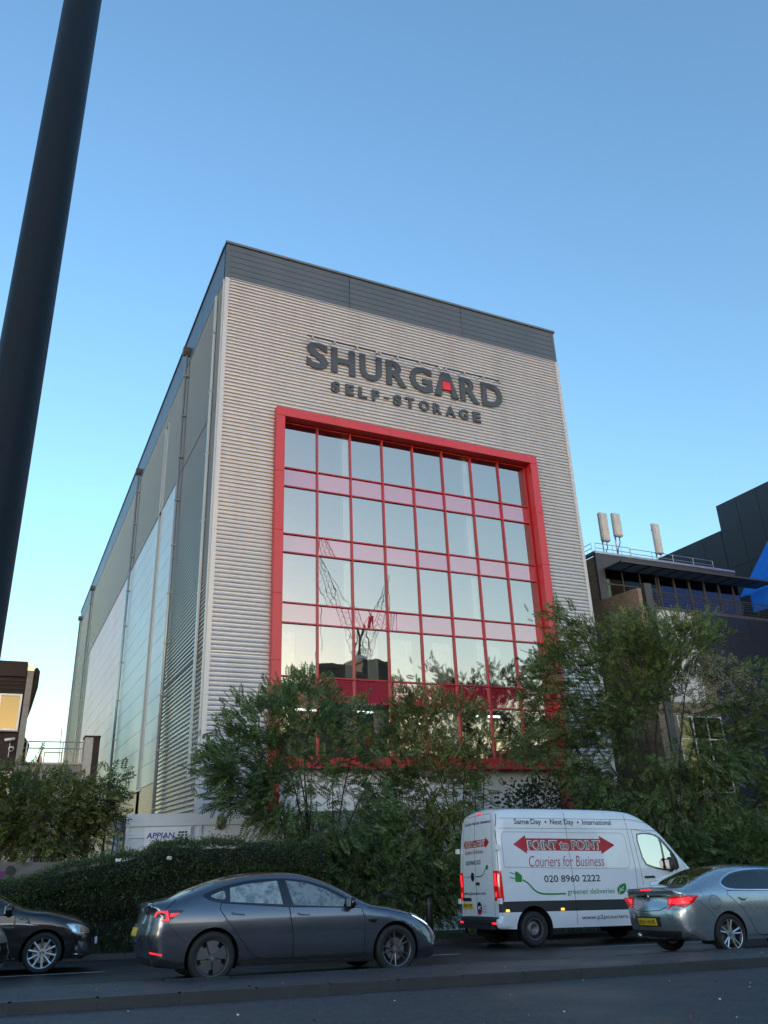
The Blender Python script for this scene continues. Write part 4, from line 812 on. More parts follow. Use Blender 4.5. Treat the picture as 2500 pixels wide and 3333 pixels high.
def mirror(root, x, z, y, mat, s=1., tall=False):
    for sg_ in (-1, 1):
        h = .09*s if not tall else .17; b = bmesh.new(); bmesh.ops.create_uvsphere(b, u_segments=14, v_segments=10, radius=1); bmesh.ops.scale(b, vec=(.06*s, .105*s, h), verts=b.verts)
        bmesh.ops.translate(b, vec=(x, sg_*(y+.09), z), verts=b.verts); me = bpy.data.meshes.new('door_mirror'); b.to_mesh(me); b.free(); o = link_mesh('door_mirror', me, mat, root, True)
        MB().box(x-.02, x+.05, min(sg_*(y-.06), sg_*(y+.05)), max(sg_*(y-.06), sg_*(y+.05)), z-h*.75, z-h*.45).obj('mirror_arm', M['plastic_dark'], o)
        MB().box(x-.068*s, x-.05*s, min(sg_*(y+.02), sg_*(y+.16)), max(sg_*(y+.02), sg_*(y+.16)), z-h*.6, z+h*.6).obj('mirror_glass', M['steel'], o)

# --- grey electric saloon
r = thing('saloon_car', 'dark grey electric saloon with glowing red tail light and misted rear windows', 'car', rframe(2.14, 13.78, .034))
sil = [(-.55, .215, .03, 0, 'rear_bumper'), (-.80, .25, .22, .03, 'rear_bumper'), (-.905, .42, .30, .06, 'rear_bumper'), (-.945, .60, .30, .08, 'rear_bumper'), (-.925, .74, .28, .07, 'boot_lid'), (-.905, .92, .24, .05, 'boot_lid'), (-.935, 1.03, .14, .03, 'boot_lid'), (-.86, 1.055, .12, .02, 'boot_lid'), (-.62, 1.095, .14, .02, 'rear_window'), (-.25, 1.225, .15, .03, 'rear_window'), (.15, 1.345, .15, .03, 'rear_window'), (.55, 1.415, .15, .03, 'roof'), (1.05, 1.437, .15, .03, 'roof'), (1.45, 1.40, .14, .03, 'windscreen'), (1.9, 1.245, .11, .04, 'windscreen'), (2.42, .985, .10, .04, 'bonnet'), (2.8, .915, .14, .04, 'bonnet'), (3.2, .83, .20, .05, 'bonnet'), (3.5, .705, .30, .05, 'front_bumper'), (3.69, .56, .40, .07, 'front_bumper'), (3.75, .42, .42, .08, 'front_bumper'), (3.72, .27, .36, .06, 'front_bumper'), (3.62, .195, .2, .02, 'front_bumper'), (3.45, .18, .03, 0, 'front_bumper')]
wid = [(.15, .83), (.22, .865), (.32, .895), (.42, .91), (.44, .918), (.58, .925), (.72, .925), (.84, .915), (.94, .89), (1.0, .865), (1.1, .815), (1.25, .735), (1.36, .675), (1.5, .60)]
c = Car(r, sil, wid, (2.5, .12, 1.3, .2, .10, 1.15), [(0, .335), (2.875, .335)], .385, M['paint_grey'])
win2 = [(.235, 1.235), (.5, 1.285), (.975, 1.325), (1.035, .995), (.231, 1.045)]; win1 = [(1.11, 1.325), (1.4, 1.295), (1.7, 1.205), (2.04, 1.045), (2.0, .945), (1.2, .98)]; qw = smooth_poly([(-.07, 1.125), (.03, 1.17), (.155, 1.205), (.165, 1.075), (.03, 1.09)], 1)
trim = smooth_poly([(-.2, 1.14), (0, 1.215), (.25, 1.285), (.6, 1.345), (1.05, 1.36), (1.45, 1.325), (1.8, 1.215), (2.2, 1.01), (2.28, .93), (1.1, .955), (.1, 1.03), (-.08, 1.065)], 2)
rd = [(.10, 1.035), (.072, .95), (.2, .79), (.38, .58), (.54, .40), (.66, .315), (.74, .292), (1.195, .28), (1.19, .6), (1.125, .958)]; fd = [(1.13, .958), (1.196, .6), (1.201, .28), (2.325, .262), (2.345, .6), (2.338, .813), (2.295, .925)]
c.build([('quarter_window', qw, M['glass_mist']), ('rear_door_window', win2, M['glass_mist']), ('front_door_window', win1, M['glass_semi']), ('window_trim', trim, M['plastic_gloss']), ('rear_door', rd, M['paint_grey']), ('front_door', fd, M['paint_grey'])])
c.line('door_seam', rd, .011, closed=True); c.line('door_seam', fd, .011, closed=True); c.line('boot_seam', [(-.55, 1.09), (-.66, 1.0), (-.72, .95)], .008)
c.line('bumper_seam', [(-.66, .80), (-.5, .62), (-.38, .55)], .006); c.line('bonnet_seam', [(2.42, .93), (2.8, .87), (3.15, .80), (3.3, .74)], .007); c.line('wing_seam', [(3.2, .66), (3.32, .60), (3.42, .66)], .006)
sk = [(.42, .285), (.7, .262), (1.2, .252), (2.3, .235), (2.46, .23), (2.46, .185), (.42, .21)]; c.decal('sill_skirt', sk, M['plastic_dark'], off=.004); c.decal('sill_skirt', sk, M['plastic_dark'], off=.004, sgn=1)
for sg_ in (-1, 1):
    tl = c.decal('tail_light', [(-.855, .865), (-.825, .945), (-.68, .955), (-.44, .951), (-.53, .895), (-.645, .81), (-.73, .805), (-.74, .835), (-.70, .87)], M['plastic_gloss'], sgn=sg_, off=.006, grid=.025)
    c.decal('light_bar', [(-.85, .87), (-.815, .945), (-.67, .95), (-.645, .815), (-.75, .812), (-.755, .838), (-.685, .842), (-.70, .918), (-.80, .918), (-.825, .868)], M['lamp_red'], tl, sgn=sg_, off=.010, grid=.02)
    c.decal('light_stub', [(-.63, .915), (-.50, .918), (-.57, .875), (-.64, .872)], M['lamp_red'], tl, sgn=sg_, off=.010, grid=.03)
    c.decal('reflector', [(-.86, .43), (-.70, .40), (-.70, .38), (-.85, .405)], M['lamp_red'], sgn=sg_, off=.006)  # passive reflector, no lamp; its glow is added by the material
    hl = c.decal('headlight', [(3.14, .84), (3.28, .815), (3.42, .745), (3.535, .66), (3.50, .64), (3.36, .70), (3.2, .785)], M['lens_clear'], sgn=sg_, off=.006, grid=.03); c.decal('running_light', [(3.2, .80), (3.42, .715), (3.52, .655), (3.50, .645), (3.38, .705), (3.2, .785)], M['lamp_white'], hl, sgn=sg_, off=.009, grid=.03)
    for x0, z0 in ((.24, .893), (1.25, .862)): c.decal('door_handle', [(x0, z0+.01), (x0+.03, z0+.016), (x0+.06, z0), (x0+.205, z0-.012), (x0+.205, z0-.032), (x0+.02, z0-.018)], M['plastic_gloss'], sgn=sg_, off=.006, thick=.008)
    c.decal('side_camera', [(2.385, .757), (2.56, .752), (2.51, .70), (2.44, .72)], M['plastic_gloss'], sgn=sg_, off=.005)
c.decal('number_plate', [(-.26, .62), (.26, .62), (.26, .73), (-.26, .73)], M['plate_yellow'], rear=True, off=.012, thick=.01); c.decal('plate_recess', [(-.42, .58), (.42, .58), (.46, .78), (-.46, .78)], M['plastic_dark'], rear=True, off=.003)
c.decal('diffuser', [(-.6, .24), (.6, .24), (.66, .34), (-.66, .34)], M['plastic_dark'], rear=True, off=.006); c.decal('lower_grille', [(-.5, .24), (.5, .24), (.55, .34), (-.55, .34)], M['plastic_dark'], front=True, off=.006)
sp_ = MB(); sp_.add([(-.90+abs(y)*.10, y, 1.055) for y in np.linspace(-.66, .66, 9)]+[(-.955+abs(y)*.12, y, 1.075) for y in np.linspace(-.66, .66, 9)]+[(-.93+abs(y)*.12, y, 1.03) for y in np.linspace(-.66, .66, 9)], [(i, i+1, 10+i, 9+i) for i in range(8)]+[(9+i, 10+i, 19+i, 18+i) for i in range(8)]); sp_.obj('boot_spoiler', M['plastic_gloss'], r, True)
rs = MB(); rs.add([(.02, y, 1.33-.05*(y/.5)**2) for y in np.linspace(-.5, .5, 7)]+[(.30, y, 1.43-.04*(y/.5)**2) for y in np.linspace(-.5, .5, 7)], [(i, i+1, 8+i, 7+i) for i in range(6)])
mirror(r, 2.10, 1.0, .92, M['plastic_gloss'], 1.0); seats(r, (1.25, .35), .32, mat='seat_pale'); rbox('dashboard', 2.0, 2.4, -.72, .72, .72, .93, M['interior'], r, .05); MB().lathe([(.17, -.012), (.19, 0), (.17, .012), (.15, 0), (.17, -.012)], 24, 'z').obj('steering_wheel', M['interior'], r, True); sw = r.children[-1]; sw.matrix_local = T3(1.93, -.38, .88)@Matrix.Rotation(math.radians(65), 4, 'Y')
rbox('parcel_shelf', -.6, .1, -.62, .62, .86, .90, M['interior'], r, .02)
for x, st_ in ((0, 'aero'), (2.875, 'ten')):
    for sg_ in (-1, 1): wheel(r, x, sg_*.815, .335, .335, .24, .225, st_, .35)
tes = r
# --- silver hatchback saloon
r = thing('hatchback_car', 'silver five-door fastback with chrome window line and lit brake lights', 'car', rframe(11.40, 13.62, .0078))
sil = [(-.62, .25, .03, 0, 'rear_bumper'), (-.88, .30, .20, .04, 'rear_bumper'), (-.99, .45, .30, .08, 'rear_bumper'), (-1.03, .62, .34, .10, 'rear_bumper'), (-1.02, .755, .34, .09, 'boot_lid'), (-.965, .88, .30, .07, 'boot_lid'), (-.97, 1.02, .24, .05, 'boot_lid'), (-1.0, 1.075, .18, .04, 'boot_lid'), (-.88, 1.10, .16, .03, 'boot_lid'), (-.66, 1.13, .18, .03, 'rear_window'), (-.2, 1.29, .19, .04, 'rear_window'), (.22, 1.40, .19, .04, 'rear_window'), (.45, 1.435, .19, .04, 'roof'), (.9, 1.465, .18, .04, 'roof'), (1.5, 1.45, .17, .04, 'roof'), (1.75, 1.415, .15, .04, 'windscreen'), (2.2, 1.24, .12, .05, 'windscreen'), (2.62, 1.04, .12, .05, 'bonnet'), (3.0, .97, .16, .05, 'bonnet'), (3.35, .86, .24, .06, 'bonnet'), (3.6, .70, .35, .08, 'front_bumper'), (3.7, .50, .40, .10, 'front_bumper'), (3.66, .30, .3, .05, 'front_bumper'), (3.5, .22, .03, 0, 'front_bumper')]
wid = [(.15, .82), (.26, .87), (.4, .90), (.6, .925), (.8, .925), (.95, .91), (1.04, .885), (1.15, .82), (1.3, .725), (1.4, .665), (1.5, .60)]
c = Car(r, sil, wid, (2.4, .14, 1.3, .1, .13, 1.2), [(0, .335), (2.737, .335)], .375, M['paint_silver'])
xo = -.138
w2 = [(.40, 1.275), (.6, 1.325), (1.03, 1.375), (1.04, 1.07), (.36, 1.09)]; q2 = smooth_poly([(.06, 1.17), (.2, 1.235), (.375, 1.285), (.33, 1.085), (.12, 1.085)], 1); w1 = [(1.21, 1.38), (1.6, 1.365), (1.85, 1.285), (2.22, 1.09), (2.1, 1.03), (1.18, 1.065)]
tr_i = smooth_poly([(.03, 1.17), (.2, 1.255), (.4, 1.325), (.7, 1.375), (1.1, 1.40), (1.5, 1.392), (1.8, 1.33), (2.3, 1.07), (2.25, 1.02), (1.2, 1.045), (.14, 1.065)], 2); tr_o = smooth_poly([(-.0, 1.175), (.18, 1.275), (.4, 1.348), (.7, 1.40), (1.1, 1.422), (1.52, 1.412), (1.82, 1.35), (2.36, 1.07), (2.3, 1.0), (1.2, 1.022), (.10, 1.042)], 2)
rd = [(.09, 1.04), (.07, .98), (.2, .87), (.34, .765), (.48, .55), (.60, .34), (.72, .305), (1.12, .295), (1.13, .6), (1.11, 1.02)]; fd = [(1.118, 1.02), (1.138, .6), (1.128, .295), (2.2, .28), (2.24, .6), (2.26, .9), (2.3, 1.0)]
c.build([('quarter_window', q2, M['glass_tint']), ('rear_door_window', w2, M['glass_tint']), ('front_door_window', w1, M['glass_tint']), ('window_trim', tr_i, M['plastic_gloss']), ('chrome_strip', tr_o, M['chrome']), ('rear_door', rd, M['paint_silver']), ('front_door', fd, M['paint_silver'])])
for p in c.panels.get('rear_window', []): p.data.materials[0] = M['glass_tint']
c.line('door_seam', rd, .011, closed=True); c.line('door_seam', fd, .011, closed=True); c.line('bumper_seam', [(-.62, .90), (-.45, .78), (-.30, .62)], .007); c.line('tailgate_seam', [(-.50, 1.15), (-.49, 1.03), (-.46, .97)], .007)
c.line('tailgate_seam', [(-.58, .90), (-.52, .80), (-.35, .735), (0, .72), (.35, .735), (.52, .80), (.58, .90)], .012, rear=True); c.line('sill_line', [(.42, .31), (1.2, .275), (2.3, .26)], .01)
fc = [(-.26+.115*math.cos(q), .856+.115*math.sin(q)) for q in np.linspace(0, 2*math.pi, 19)[:-1]]; c.decal('fuel_flap', fc, M['paint_silver'], off=.002); c.line('fuel_flap_seam', fc, .006, closed=True, both=False, off=.003)
for sg_ in (-1, 1):
    tl = c.decal('tail_light', [(-1.02, .95), (-.80, .985), (-.56, .972), (-.70, .865), (-.86, .775), (-1.02, .745)], M['lens_red'], sgn=sg_, off=.007, grid=.025, thick=.007)
    c.decal('lit_lamp', [(-.98, .925), (-.80, .95), (-.70, .925), (-.82, .84), (-.98, .83)], M['lamp_red'], tl, sgn=sg_, off=.012, grid=.03); c.decal('clear_lens', [(-1.01, .80), (-.84, .79), (-.90, .755), (-1.01, .74)], M['lens_clear'], tl, sgn=sg_, off=.012, grid=.03)
    y0, y1 = sorted((sg_*.50, sg_*.74)); tl2 = c.decal('tail_light_inner', [(y0, .77), (y1, .77), (y1, .965), (y0, .945 if sg_ > 0 else .965)] if sg_ > 0 else [(y0, .77), (y1, .765), (y1, .93), (y0, .965)], M['lens_red'], rear=True, off=.007, grid=.025)
    c.decal('lit_lamp', [(y0+.04, .84), (y1-.04, .84), (y1-.04, .925), (y0+.04, .925)], M['lamp_red'], tl2, rear=True, off=.012, grid=.03); c.decal('clear_lens', [(y0+.02, .775), (y1-.02, .775), (y1-.02, .81), (y0+.02, .81)], M['lens_clear'], tl2, rear=True, off=.012, grid=.03)
    for x0 in (.28, 1.28): c.decal('door_handle', [(x0, .92), (x0+.05, .935), (x0+.2, .925), (x0+.24, .905), (x0+.1, .895)], M['paint_silver'], sgn=sg_, off=.02, thick=.02); c.decal('handle_cup', [(x0+.03, .905), (x0+.2, .90), (x0+.16, .87), (x0+.08, .87)], M['seam'], sgn=sg_, off=.002)
    hl = c.decal('headlight', [(3.1, .88), (3.4, .80), (3.55, .66), (3.3, .70)], M['lens_clear'], sgn=sg_, off=.005)
c.decal('chrome_bar', [(-.55, .955), (.55, .955), (.55, .985), (-.55, .985)], M['chrome'], rear=True, off=.02, thick=.015)
em = c.decal('badge', [(.055*math.cos(q), .965+.055*math.sin(q)) for q in np.linspace(0, 2*math.pi, 17)[:-1]], M['chrome'], rear=True, off=.03, thick=.01); c.decal('badge_field', [(.04*math.cos(q), .965+.04*math.sin(q)) for q in np.linspace(0, 2*math.pi, 17)[:-1]], M['plastic_dark'], em, rear=True, off=.032); c.decal('badge_mark', [(-.03, .985), (.005, .985), (.03, .95), (-.005, .95)], M['chrome'], em, rear=True, off=.035)
c.decal('high_brake_light', [(-.17, 1.062), (.17, 1.062), (.15, 1.085), (-.15, 1.085)], M['lamp_red'], rear=True, off=.008)
c.decal('plate_recess', [(-.33, .47), (.33, .47), (.36, .63), (-.36, .63)], M['plastic_dark'], rear=True, off=.004); npl = c.decal('number_plate', [(-.26, .49), (.26, .49), (.26, .605), (-.26, .605)], M['plate_yellow'], rear=True, off=.016, thick=.01)
V_, F_ = fit_text('DY61 HHE', -.235, .235, .512, .583, bold=.015); V_[:, 0] *= -1; MB().add(c.rearp([(p[0], p[1]) for p in V_], .02), F_).obj('plate_lettering', M['ink'], npl)
c.decal('diffuser', [(-.62, .29), (.62, .29), (.70, .40), (-.70, .40)], M['plastic_dark'], rear=True, off=.004); MB().cyl((-.98, .47, .31), (-.7, .47, .31), .04, n=12).obj('exhaust', M['steel'], r, True)
rbox('spoiler_lip', -1.035, -.90, -.56, .56, 1.085, 1.10, M['paint_silver'], r, .006); mirror(r, 2.2, 1.07, .90, M['paint_silver'], 1.1); seats(r, (1.35, .5), .34); rbox('dashboard', 2.1, 2.5, -.7, .7, .75, .98, M['interior'], r, .05); MB().tube([(-.45, 0, 1.19), (-.38, -.25, 1.215), (-.30, -.5, 1.22)], .012, 5).obj('rear_wiper', M['black'], r)
for x in (0, 2.737):
    for sg_ in (-1, 1): wheel(r, x, sg_*.805, .335, .335, .245, .225, 'double5', .1)
# --- dark hatchback, front half in view
r = thing('hatchback_car', 'black hatchback with bright ten-spoke alloy wheels beside the hedge', 'car', rframe(-.13-2.62, 17.3, 0))
sil = [(-.5, .22, .03, 0, 'rear_bumper'), (-.68, .30, .2, .04, 'rear_bumper'), (-.74, .55, .28, .06, 'rear_bumper'), (-.72, .85, .26, .05, 'tailgate'), (-.60, 1.05, .2, .04, 'rear_window'), (-.38, 1.38, .16, .03, 'roof'), (.2, 1.44, .15, .03, 'roof'), (.9, 1.445, .15, .03, 'roof'), (1.25, 1.41, .14, .03, 'windscreen'), (1.7, 1.225, .11, .04, 'windscreen'), (2.22, .985, .10, .04, 'bonnet'), (2.65, .93, .14, .04, 'bonnet'), (3.05, .83, .2, .05, 'bonnet'), (3.25, .735, .28, .05, 'front_bumper'), (3.39, .62, .34, .07, 'front_bumper'), (3.44, .45, .38, .09, 'front_bumper'), (3.41, .27, .3, .06, 'front_bumper'), (3.28, .2, .03, 0, 'front_bumper')]
wid = [(.15, .82), (.25, .86), (.4, .885), (.6, .895), (.75, .90), (.78, .893), (.9, .88), (.97, .855), (1.1, .79), (1.25, .70), (1.4, .62), (1.5, .57)]
c = Car(r, sil, wid, (2.3, .14, 1.15, .1, .08, 1.0), [(0, .315), (2.62, .315)], .365, M['paint_navy'])
w1 = [(.82, 1.33), (1.2, 1.31), (1.55, 1.19), (1.98, .965), (1.95, .925), (.85, .96)]; w2 = [(-.1, 1.31), (.3, 1.345), (.74, 1.34), (.77, .965), (-.0, 1.0)]; tr = smooth_poly([(-.25, 1.25), (0, 1.36), (.4, 1.385), (.9, 1.38), (1.25, 1.345), (1.6, 1.2), (2.08, .95), (2.0, .9), (.8, .93), (-.1, .97)], 2)
fd = [(.78, .92), (.85, .5), (.83, .27), (2.17, .245), (2.15, .5), (2.12, .75), (2.10, .90)]; rd = [(.77, .92), (.84, .5), (.82, .27), (.45, .28), (.25, .55), (-.05, .8), (-.08, .96)]
c.build([('rear_door_window', w2, M['glass_tint']), ('front_door_window', w1, M['glass_car']), ('window_trim', tr, M['plastic_gloss']), ('front_door', fd, M['paint_navy']), ('rear_door', rd, M['paint_navy'])])
c.line('door_seam', fd, .011, closed=True); c.line('bonnet_seam', [(2.2, .93), (2.7, .875), (3.02, .79), (3.1, .745)], .008); c.line('crease', [(.0, .79), (2.1, .775), (2.5, .74)], .010, M['paint_pale'], off=.0008); c.line('sill_line', [(.45, .255), (2.2, .245)], .012, M['paint_pale'])  # pale stripe along the crease is a painted highlight
for sg_ in (-1, 1):
    hl = c.decal('headlight', [(2.95, .745), (3.05, .755), (3.22, .725), (3.345, .655), (3.36, .595), (3.2, .585), (3.07, .605)], M['lens_clear'], sgn=sg_, off=.006, grid=.025, thick=.006)
    c.decal('headlight_bezel', [(3.0, .725), (3.1, .73), (3.14, .625), (3.08, .625)], M['chrome'], hl, sgn=sg_, off=.010); c.decal('indicator', [(3.2, .70), (3.33, .65), (3.345, .61), (3.2, .60)], M['amber_off'], hl, sgn=sg_, off=.010)  # unlit indicator; its amber colour stands for an orange reflection
    fg = c.decal('fog_grille', [(3.13, .42), (3.36, .42), (3.40, .28), (3.16, .27)], M['plastic_dark'], sgn=sg_, off=.004); c.decal('chrome_lip', [(3.12, .285), (3.40, .265), (3.40, .25), (3.12, .268)], M['chrome'], fg, sgn=sg_, off=.009); c.decal('fog_lamp', [(3.15, .39), (3.19, .39), (3.19, .34), (3.15, .34)], M['lens_clear'], fg, sgn=sg_, off=.008)
    c.decal('side_repeater', [(2.28, .79), (2.36, .79), (2.36, .775), (2.28, .775)], M['plastic_dark'], sgn=sg_, off=.004); c.decal('door_handle', [(.95, .80), (1.2, .795), (1.2, .765), (.95, .77)], M['paint_navy'], sgn=sg_, off=.02, thick=.02)
c.decal('grille', [(-.5, .56), (.5, .56), (.55, .64), (-.55, .64)], M['plastic_gloss'], front=True, off=.006); c.decal('number_plate', [(-.26, .40), (.26, .40), (.26, .51), (-.26, .51)], M['print_white'], front=True, off=.012, thick=.01)
mirror(r, 2.0, .99, .88, M['plastic_gloss'], 1.1); seats(r, (1.1, .25), .3); rbox('dashboard', 1.8, 2.2, -.7, .7, .72, .95, M['interior'], r, .05)
for x in (0, 2.62):
    for sg_ in (-1, 1): wheel(r, x, sg_*.785, .315, .315, .235, .225, 'ten_silver', .0)
gol = r
# --- pale car whose nose just enters the picture
r = thing('hatchback_car', 'pale silver car nose just entering behind the grey saloon', 'car', rframe(-3.88, 13.75, 0))
sil = [(-.5, .22, .03, 0, 'rear_bumper'), (-.70, .32, .2, .04, 'rear_bumper'), (-.76, .6, .28, .06, 'rear_bumper'), (-.72, .9, .24, .05, 'tailgate'), (-.60, 1.08, .2, .04, 'rear_window'), (-.35, 1.42, .16, .03, 'roof'), (.4, 1.5, .15, .03, 'roof'), (1.0, 1.48, .15, .03, 'roof'), (1.3, 1.42, .14, .03, 'windscreen'), (2.1, 1.02, .10, .04, 'bonnet'), (2.7, .93, .16, .04, 'bonnet'), (3.05, .80, .25, .05, 'front_bumper'), (3.2, .62, .34, .07, 'front_bumper'), (3.24, .42, .36, .08, 'front_bumper'), (3.18, .24, .25, .04, 'front_bumper'), (3.05, .2, .03, 0, 'front_bumper')]
c = Car(r, sil, wid, (2.2, .13, 1.1, .1, .08, 1.0), [(0, .315), (2.5, .315)], .36, M['paint_pale'])
tr = smooth_poly([(-.25, 1.25), (0, 1.4), (.9, 1.42), (1.3, 1.34), (2.0, .98), (.8, .97), (-.1, 1.0)], 2); wp = smooth_poly([(-.1, 1.27), (.05, 1.36), (.88, 1.38), (1.25, 1.30), (1.85, 1.0), (.8, 1.0), (.0, 1.03)], 1); fd = [(.78, .95), (.85, .5), (.83, .27), (2.05, .25), (2.05, .7), (2.02, .94)]
c.build([('side_window', wp, M['glass_car']), ('window_trim', tr, M['plastic_gloss']), ('front_door', fd, M['paint_pale'])])
for sg_ in (-1, 1): c.decal('headlight', [(2.8, .80), (3.0, .76), (3.14, .64), (3.1, .60), (2.85, .70)], M['lens_clear'], sgn=sg_, off=.005); c.decal('fog_grille', [(2.95, .50), (3.15, .50), (3.18, .36), (2.98, .34)], M['plastic_dark'], sgn=sg_, off=.004)
c.decal('grille', [(-.5, .35), (.5, .35), (.55, .6), (-.55, .6)], M['plastic_gloss'], front=True, off=.006); seats(r, (1.0, .2), .3)
for x in (0, 2.5):
    for sg_ in (-1, 1): wheel(r, x, sg_*.785, .315, .315, .235, .225, 'double5', .2)
# --- white courier van
r = thing('courier_van', 'white high-roof courier van with red arrow lettering and dark rubbing band', 'van', rframe(9.95, 18.1, .012))
sil = [(-.60, .36, .03, 0, 'rear_bumper'), (-.84, .37, .06, 0, 'rear_bumper'), (-.90, .44, .10, .02, 'rear_bumper'), (-.90, .56, .10, .02, 'rear_bumper'), (-.84, .60, .09, .02, 'rear_doors'), (-.83, 1.0, .09, .02, 'rear_doors'), (-.825, 1.6, .09, .02, 'rear_doors'), (-.78, 2.3, .10, .03, 'rear_doors'), (-.73, 2.66, .13, .04, 'rear_doors'), (-.66, 2.80, .16, .05, 'roof'), (-.45, 2.85, .17, .06, 'roof'), (.4, 2.87, .17, .06, 'roof'), (2.0, 2.87, .17, .06, 'roof'), (2.85, 2.84, .17, .06, 'roof'), (3.2, 2.765, .16, .07, 'roof'), (3.5, 2.61, .15, .08, 'roof'), (3.85, 2.36, .14, .09, 'windscreen'), (4.3, 1.88, .14, .10, 'windscreen'), (4.66, 1.52, .14, .10, 'bonnet'), (5.0, 1.36, .2, .10, 'bonnet'), (5.22, 1.12, .28, .10, 'front_bumper'), (5.30, .8, .32, .10, 'front_bumper'), (5.28, .45, .28, .08, 'front_bumper'), (5.1, .33, .03, 0, 'front_bumper')]
wid = [(.3, .965), (.45, .985), (.62, 1.0), (1.2, 1.0), (1.55, .99), (1.9, .965), (2.4, .93), (2.62, .905), (2.9, .86)]
c = Car(r, sil, wid, (3.6, .12, 1.8, -.4, .012, .5), [(0, .35), (3.5, .35)], .46, M['paint_white'], step=.09)
w1 = smooth_poly([(3.10, 2.28), (3.3, 2.315), (3.6, 2.285), (3.76, 2.2), (3.75, 1.53), (3.5, 1.57), (3.2, 1.66)], 1); w2 = [(3.82, 2.13), (4.12, 1.77), (4.1, 1.53), (3.82, 1.51)]; trm = smooth_poly([(3.06, 2.31), (3.3, 2.35), (3.65, 2.32), (3.86, 2.2), (4.2, 1.78), (4.22, 1.5), (3.75, 1.485), (3.45, 1.535), (3.16, 1.63)], 1)
dr = [(2.98, 2.42), (3.05, 1.4), (3.07, 1.14), (3.1, .92), (4.05, .92), (4.35, 1.2), (4.42, 1.5), (4.28, 1.80), (3.9, 2.26), (3.75, 2.38)]
bandr = [(-.835, .69), (0, .69), (0, .905), (-.835, .905)]; bandm = [(.0, .69), (3.06, .67), (3.06, .89), (.0, .905)]
c.build([('front_door_window', w1, M['glass_van']), ('quarter_window', w2, M['glass_van']), ('window_trim', trm, M['plastic_gloss']), ('front_door', dr, M['paint_white']), ('rubbing_band', bandr, M['plastic_dark']), ('rubbing_band', bandm, M['plastic_dark'])])
for p in c.panels.get('rear_bumper', []): p.data.materials[0] = M['plastic_dark']
for q in ([(1.11, .40), (1.11, 1.2), (1.10, 2.0), (1.11, 2.45), (1.12, 2.80)], [(-.80, .62), (-.80, 1.6), (-.765, 2.4), (-.69, 2.74)], [(2.86, .95), (2.90, 1.6), (2.86, 2.36), (2.84, 2.76)]): c.line('panel_seam', q, .010)
c.line('door_seam', dr, .010, closed=True)
for z in (2.42, 2.64): c.line('roof_groove', [(-.70, z), (3.0, z), (3.55, z-.08)], .008, M['plastic_dark'])
pn = [(-.60, 2.34), (2.6, 2.33), (2.7, 2.30), (2.75, 2.22), (2.77, 1.66), (2.73, 1.58), (2.64, 1.55), (1.2, 1.56), (-.66, 1.60), (-.66, 2.26)]; c.line('pressed_panel', pn, .008, M['print_grey'], closed=True)
c.decal('wing_panel', [(-.83, .42), (-.50, .42), (-.47, .685), (-.83, .685)], M['paint_white'], off=.003)
for sg_ in (-1, 1):
    tl = c.decal('tail_light', [(-.835, .92), (-.835, 1.53), (-.755, 1.53), (-.74, .92)], M['lens_red'], sgn=sg_, off=.008, grid=.04, thick=.008)
    y0, y1 = sorted((sg_*.765, sg_*.93)); t2 = c.decal('tail_light', [(y0, .93), (y1, .92), (y1, 1.53), (y0, 1.53)], M['lens_red'], rear=True, off=.010, grid=.04, thick=.01)
    c.decal('lit_lamp', [(y0+.03, 1.22), (y1-.05, 1.22), (y1-.03, 1.48), (y0+.04, 1.48)], M['lamp_red'], t2, rear=True, off=.014); c.decal('lit_lamp', [(y0+.05, 1.0), (y1-.04, 1.0), (y1-.05, 1.1), (y0+.04, 1.1)], M['lamp_red'], t2, rear=True, off=.014)
    for x in (-.67, .74, 2.75): c.decal('marker_lamp', [(x-.05, .70), (x+.05, .70), (x+.04, .75), (x-.04, .75)], M['lamp_amber'], sgn=sg_, off=.008, thick=.006)
    y0, y1 = sorted((sg_*.70, sg_*.88)); c.decal('reflector', [(y0, .46), (y1, .46), (y1, .50), (y0, .50)], M['lamp_red'], rear=True, off=.010)  # bumper reflector is unlit, the glow is put in with the lamp material
    for z in (.86, 1.96): MB().box(-.87, -.80, min(sg_*.93, sg_*1.03), max(sg_*.93, sg_*1.03), z, z+.11).obj('hinge', M['white_upvc'], r)
    c.decal('door_handle', [(3.12, 1.375), (3.4, 1.38), (3.42, 1.335), (3.12, 1.33)], M['plastic_dark'], sgn=sg_, off=.025, thick=.02)
    hl = c.decal('headlight', [(4.85, 1.25), (5.1, 1.15), (5.2, .9), (4.95, .95)], M['lens_clear'], sgn=sg_, off=.006)
mirror(r, 3.86, 1.62, 1.0, M['plastic_dark'], 1.3, True)
c.line('rear_door_split', [(.08, .62), (.08, 2.78)], .014, rear=True); c.line('rear_door_seam', [(-.74, .60), (-.76, 1.5), (-.70, 2.6), (-.6, 2.76), (.6, 2.76), (.70, 2.6), (.76, 1.5), (.74, .60)], .010, rear=True)
c.decal('high_brake_light', [(-.2, 2.765), (.0, 2.765), (.0, 2.80), (-.2, 2.80)], M['lamp_red'], rear=True, off=.012); MB().box(-1.0, -.86, -.8, .85, .36, .43).obj('rear_step', M['plastic_dark'], r)
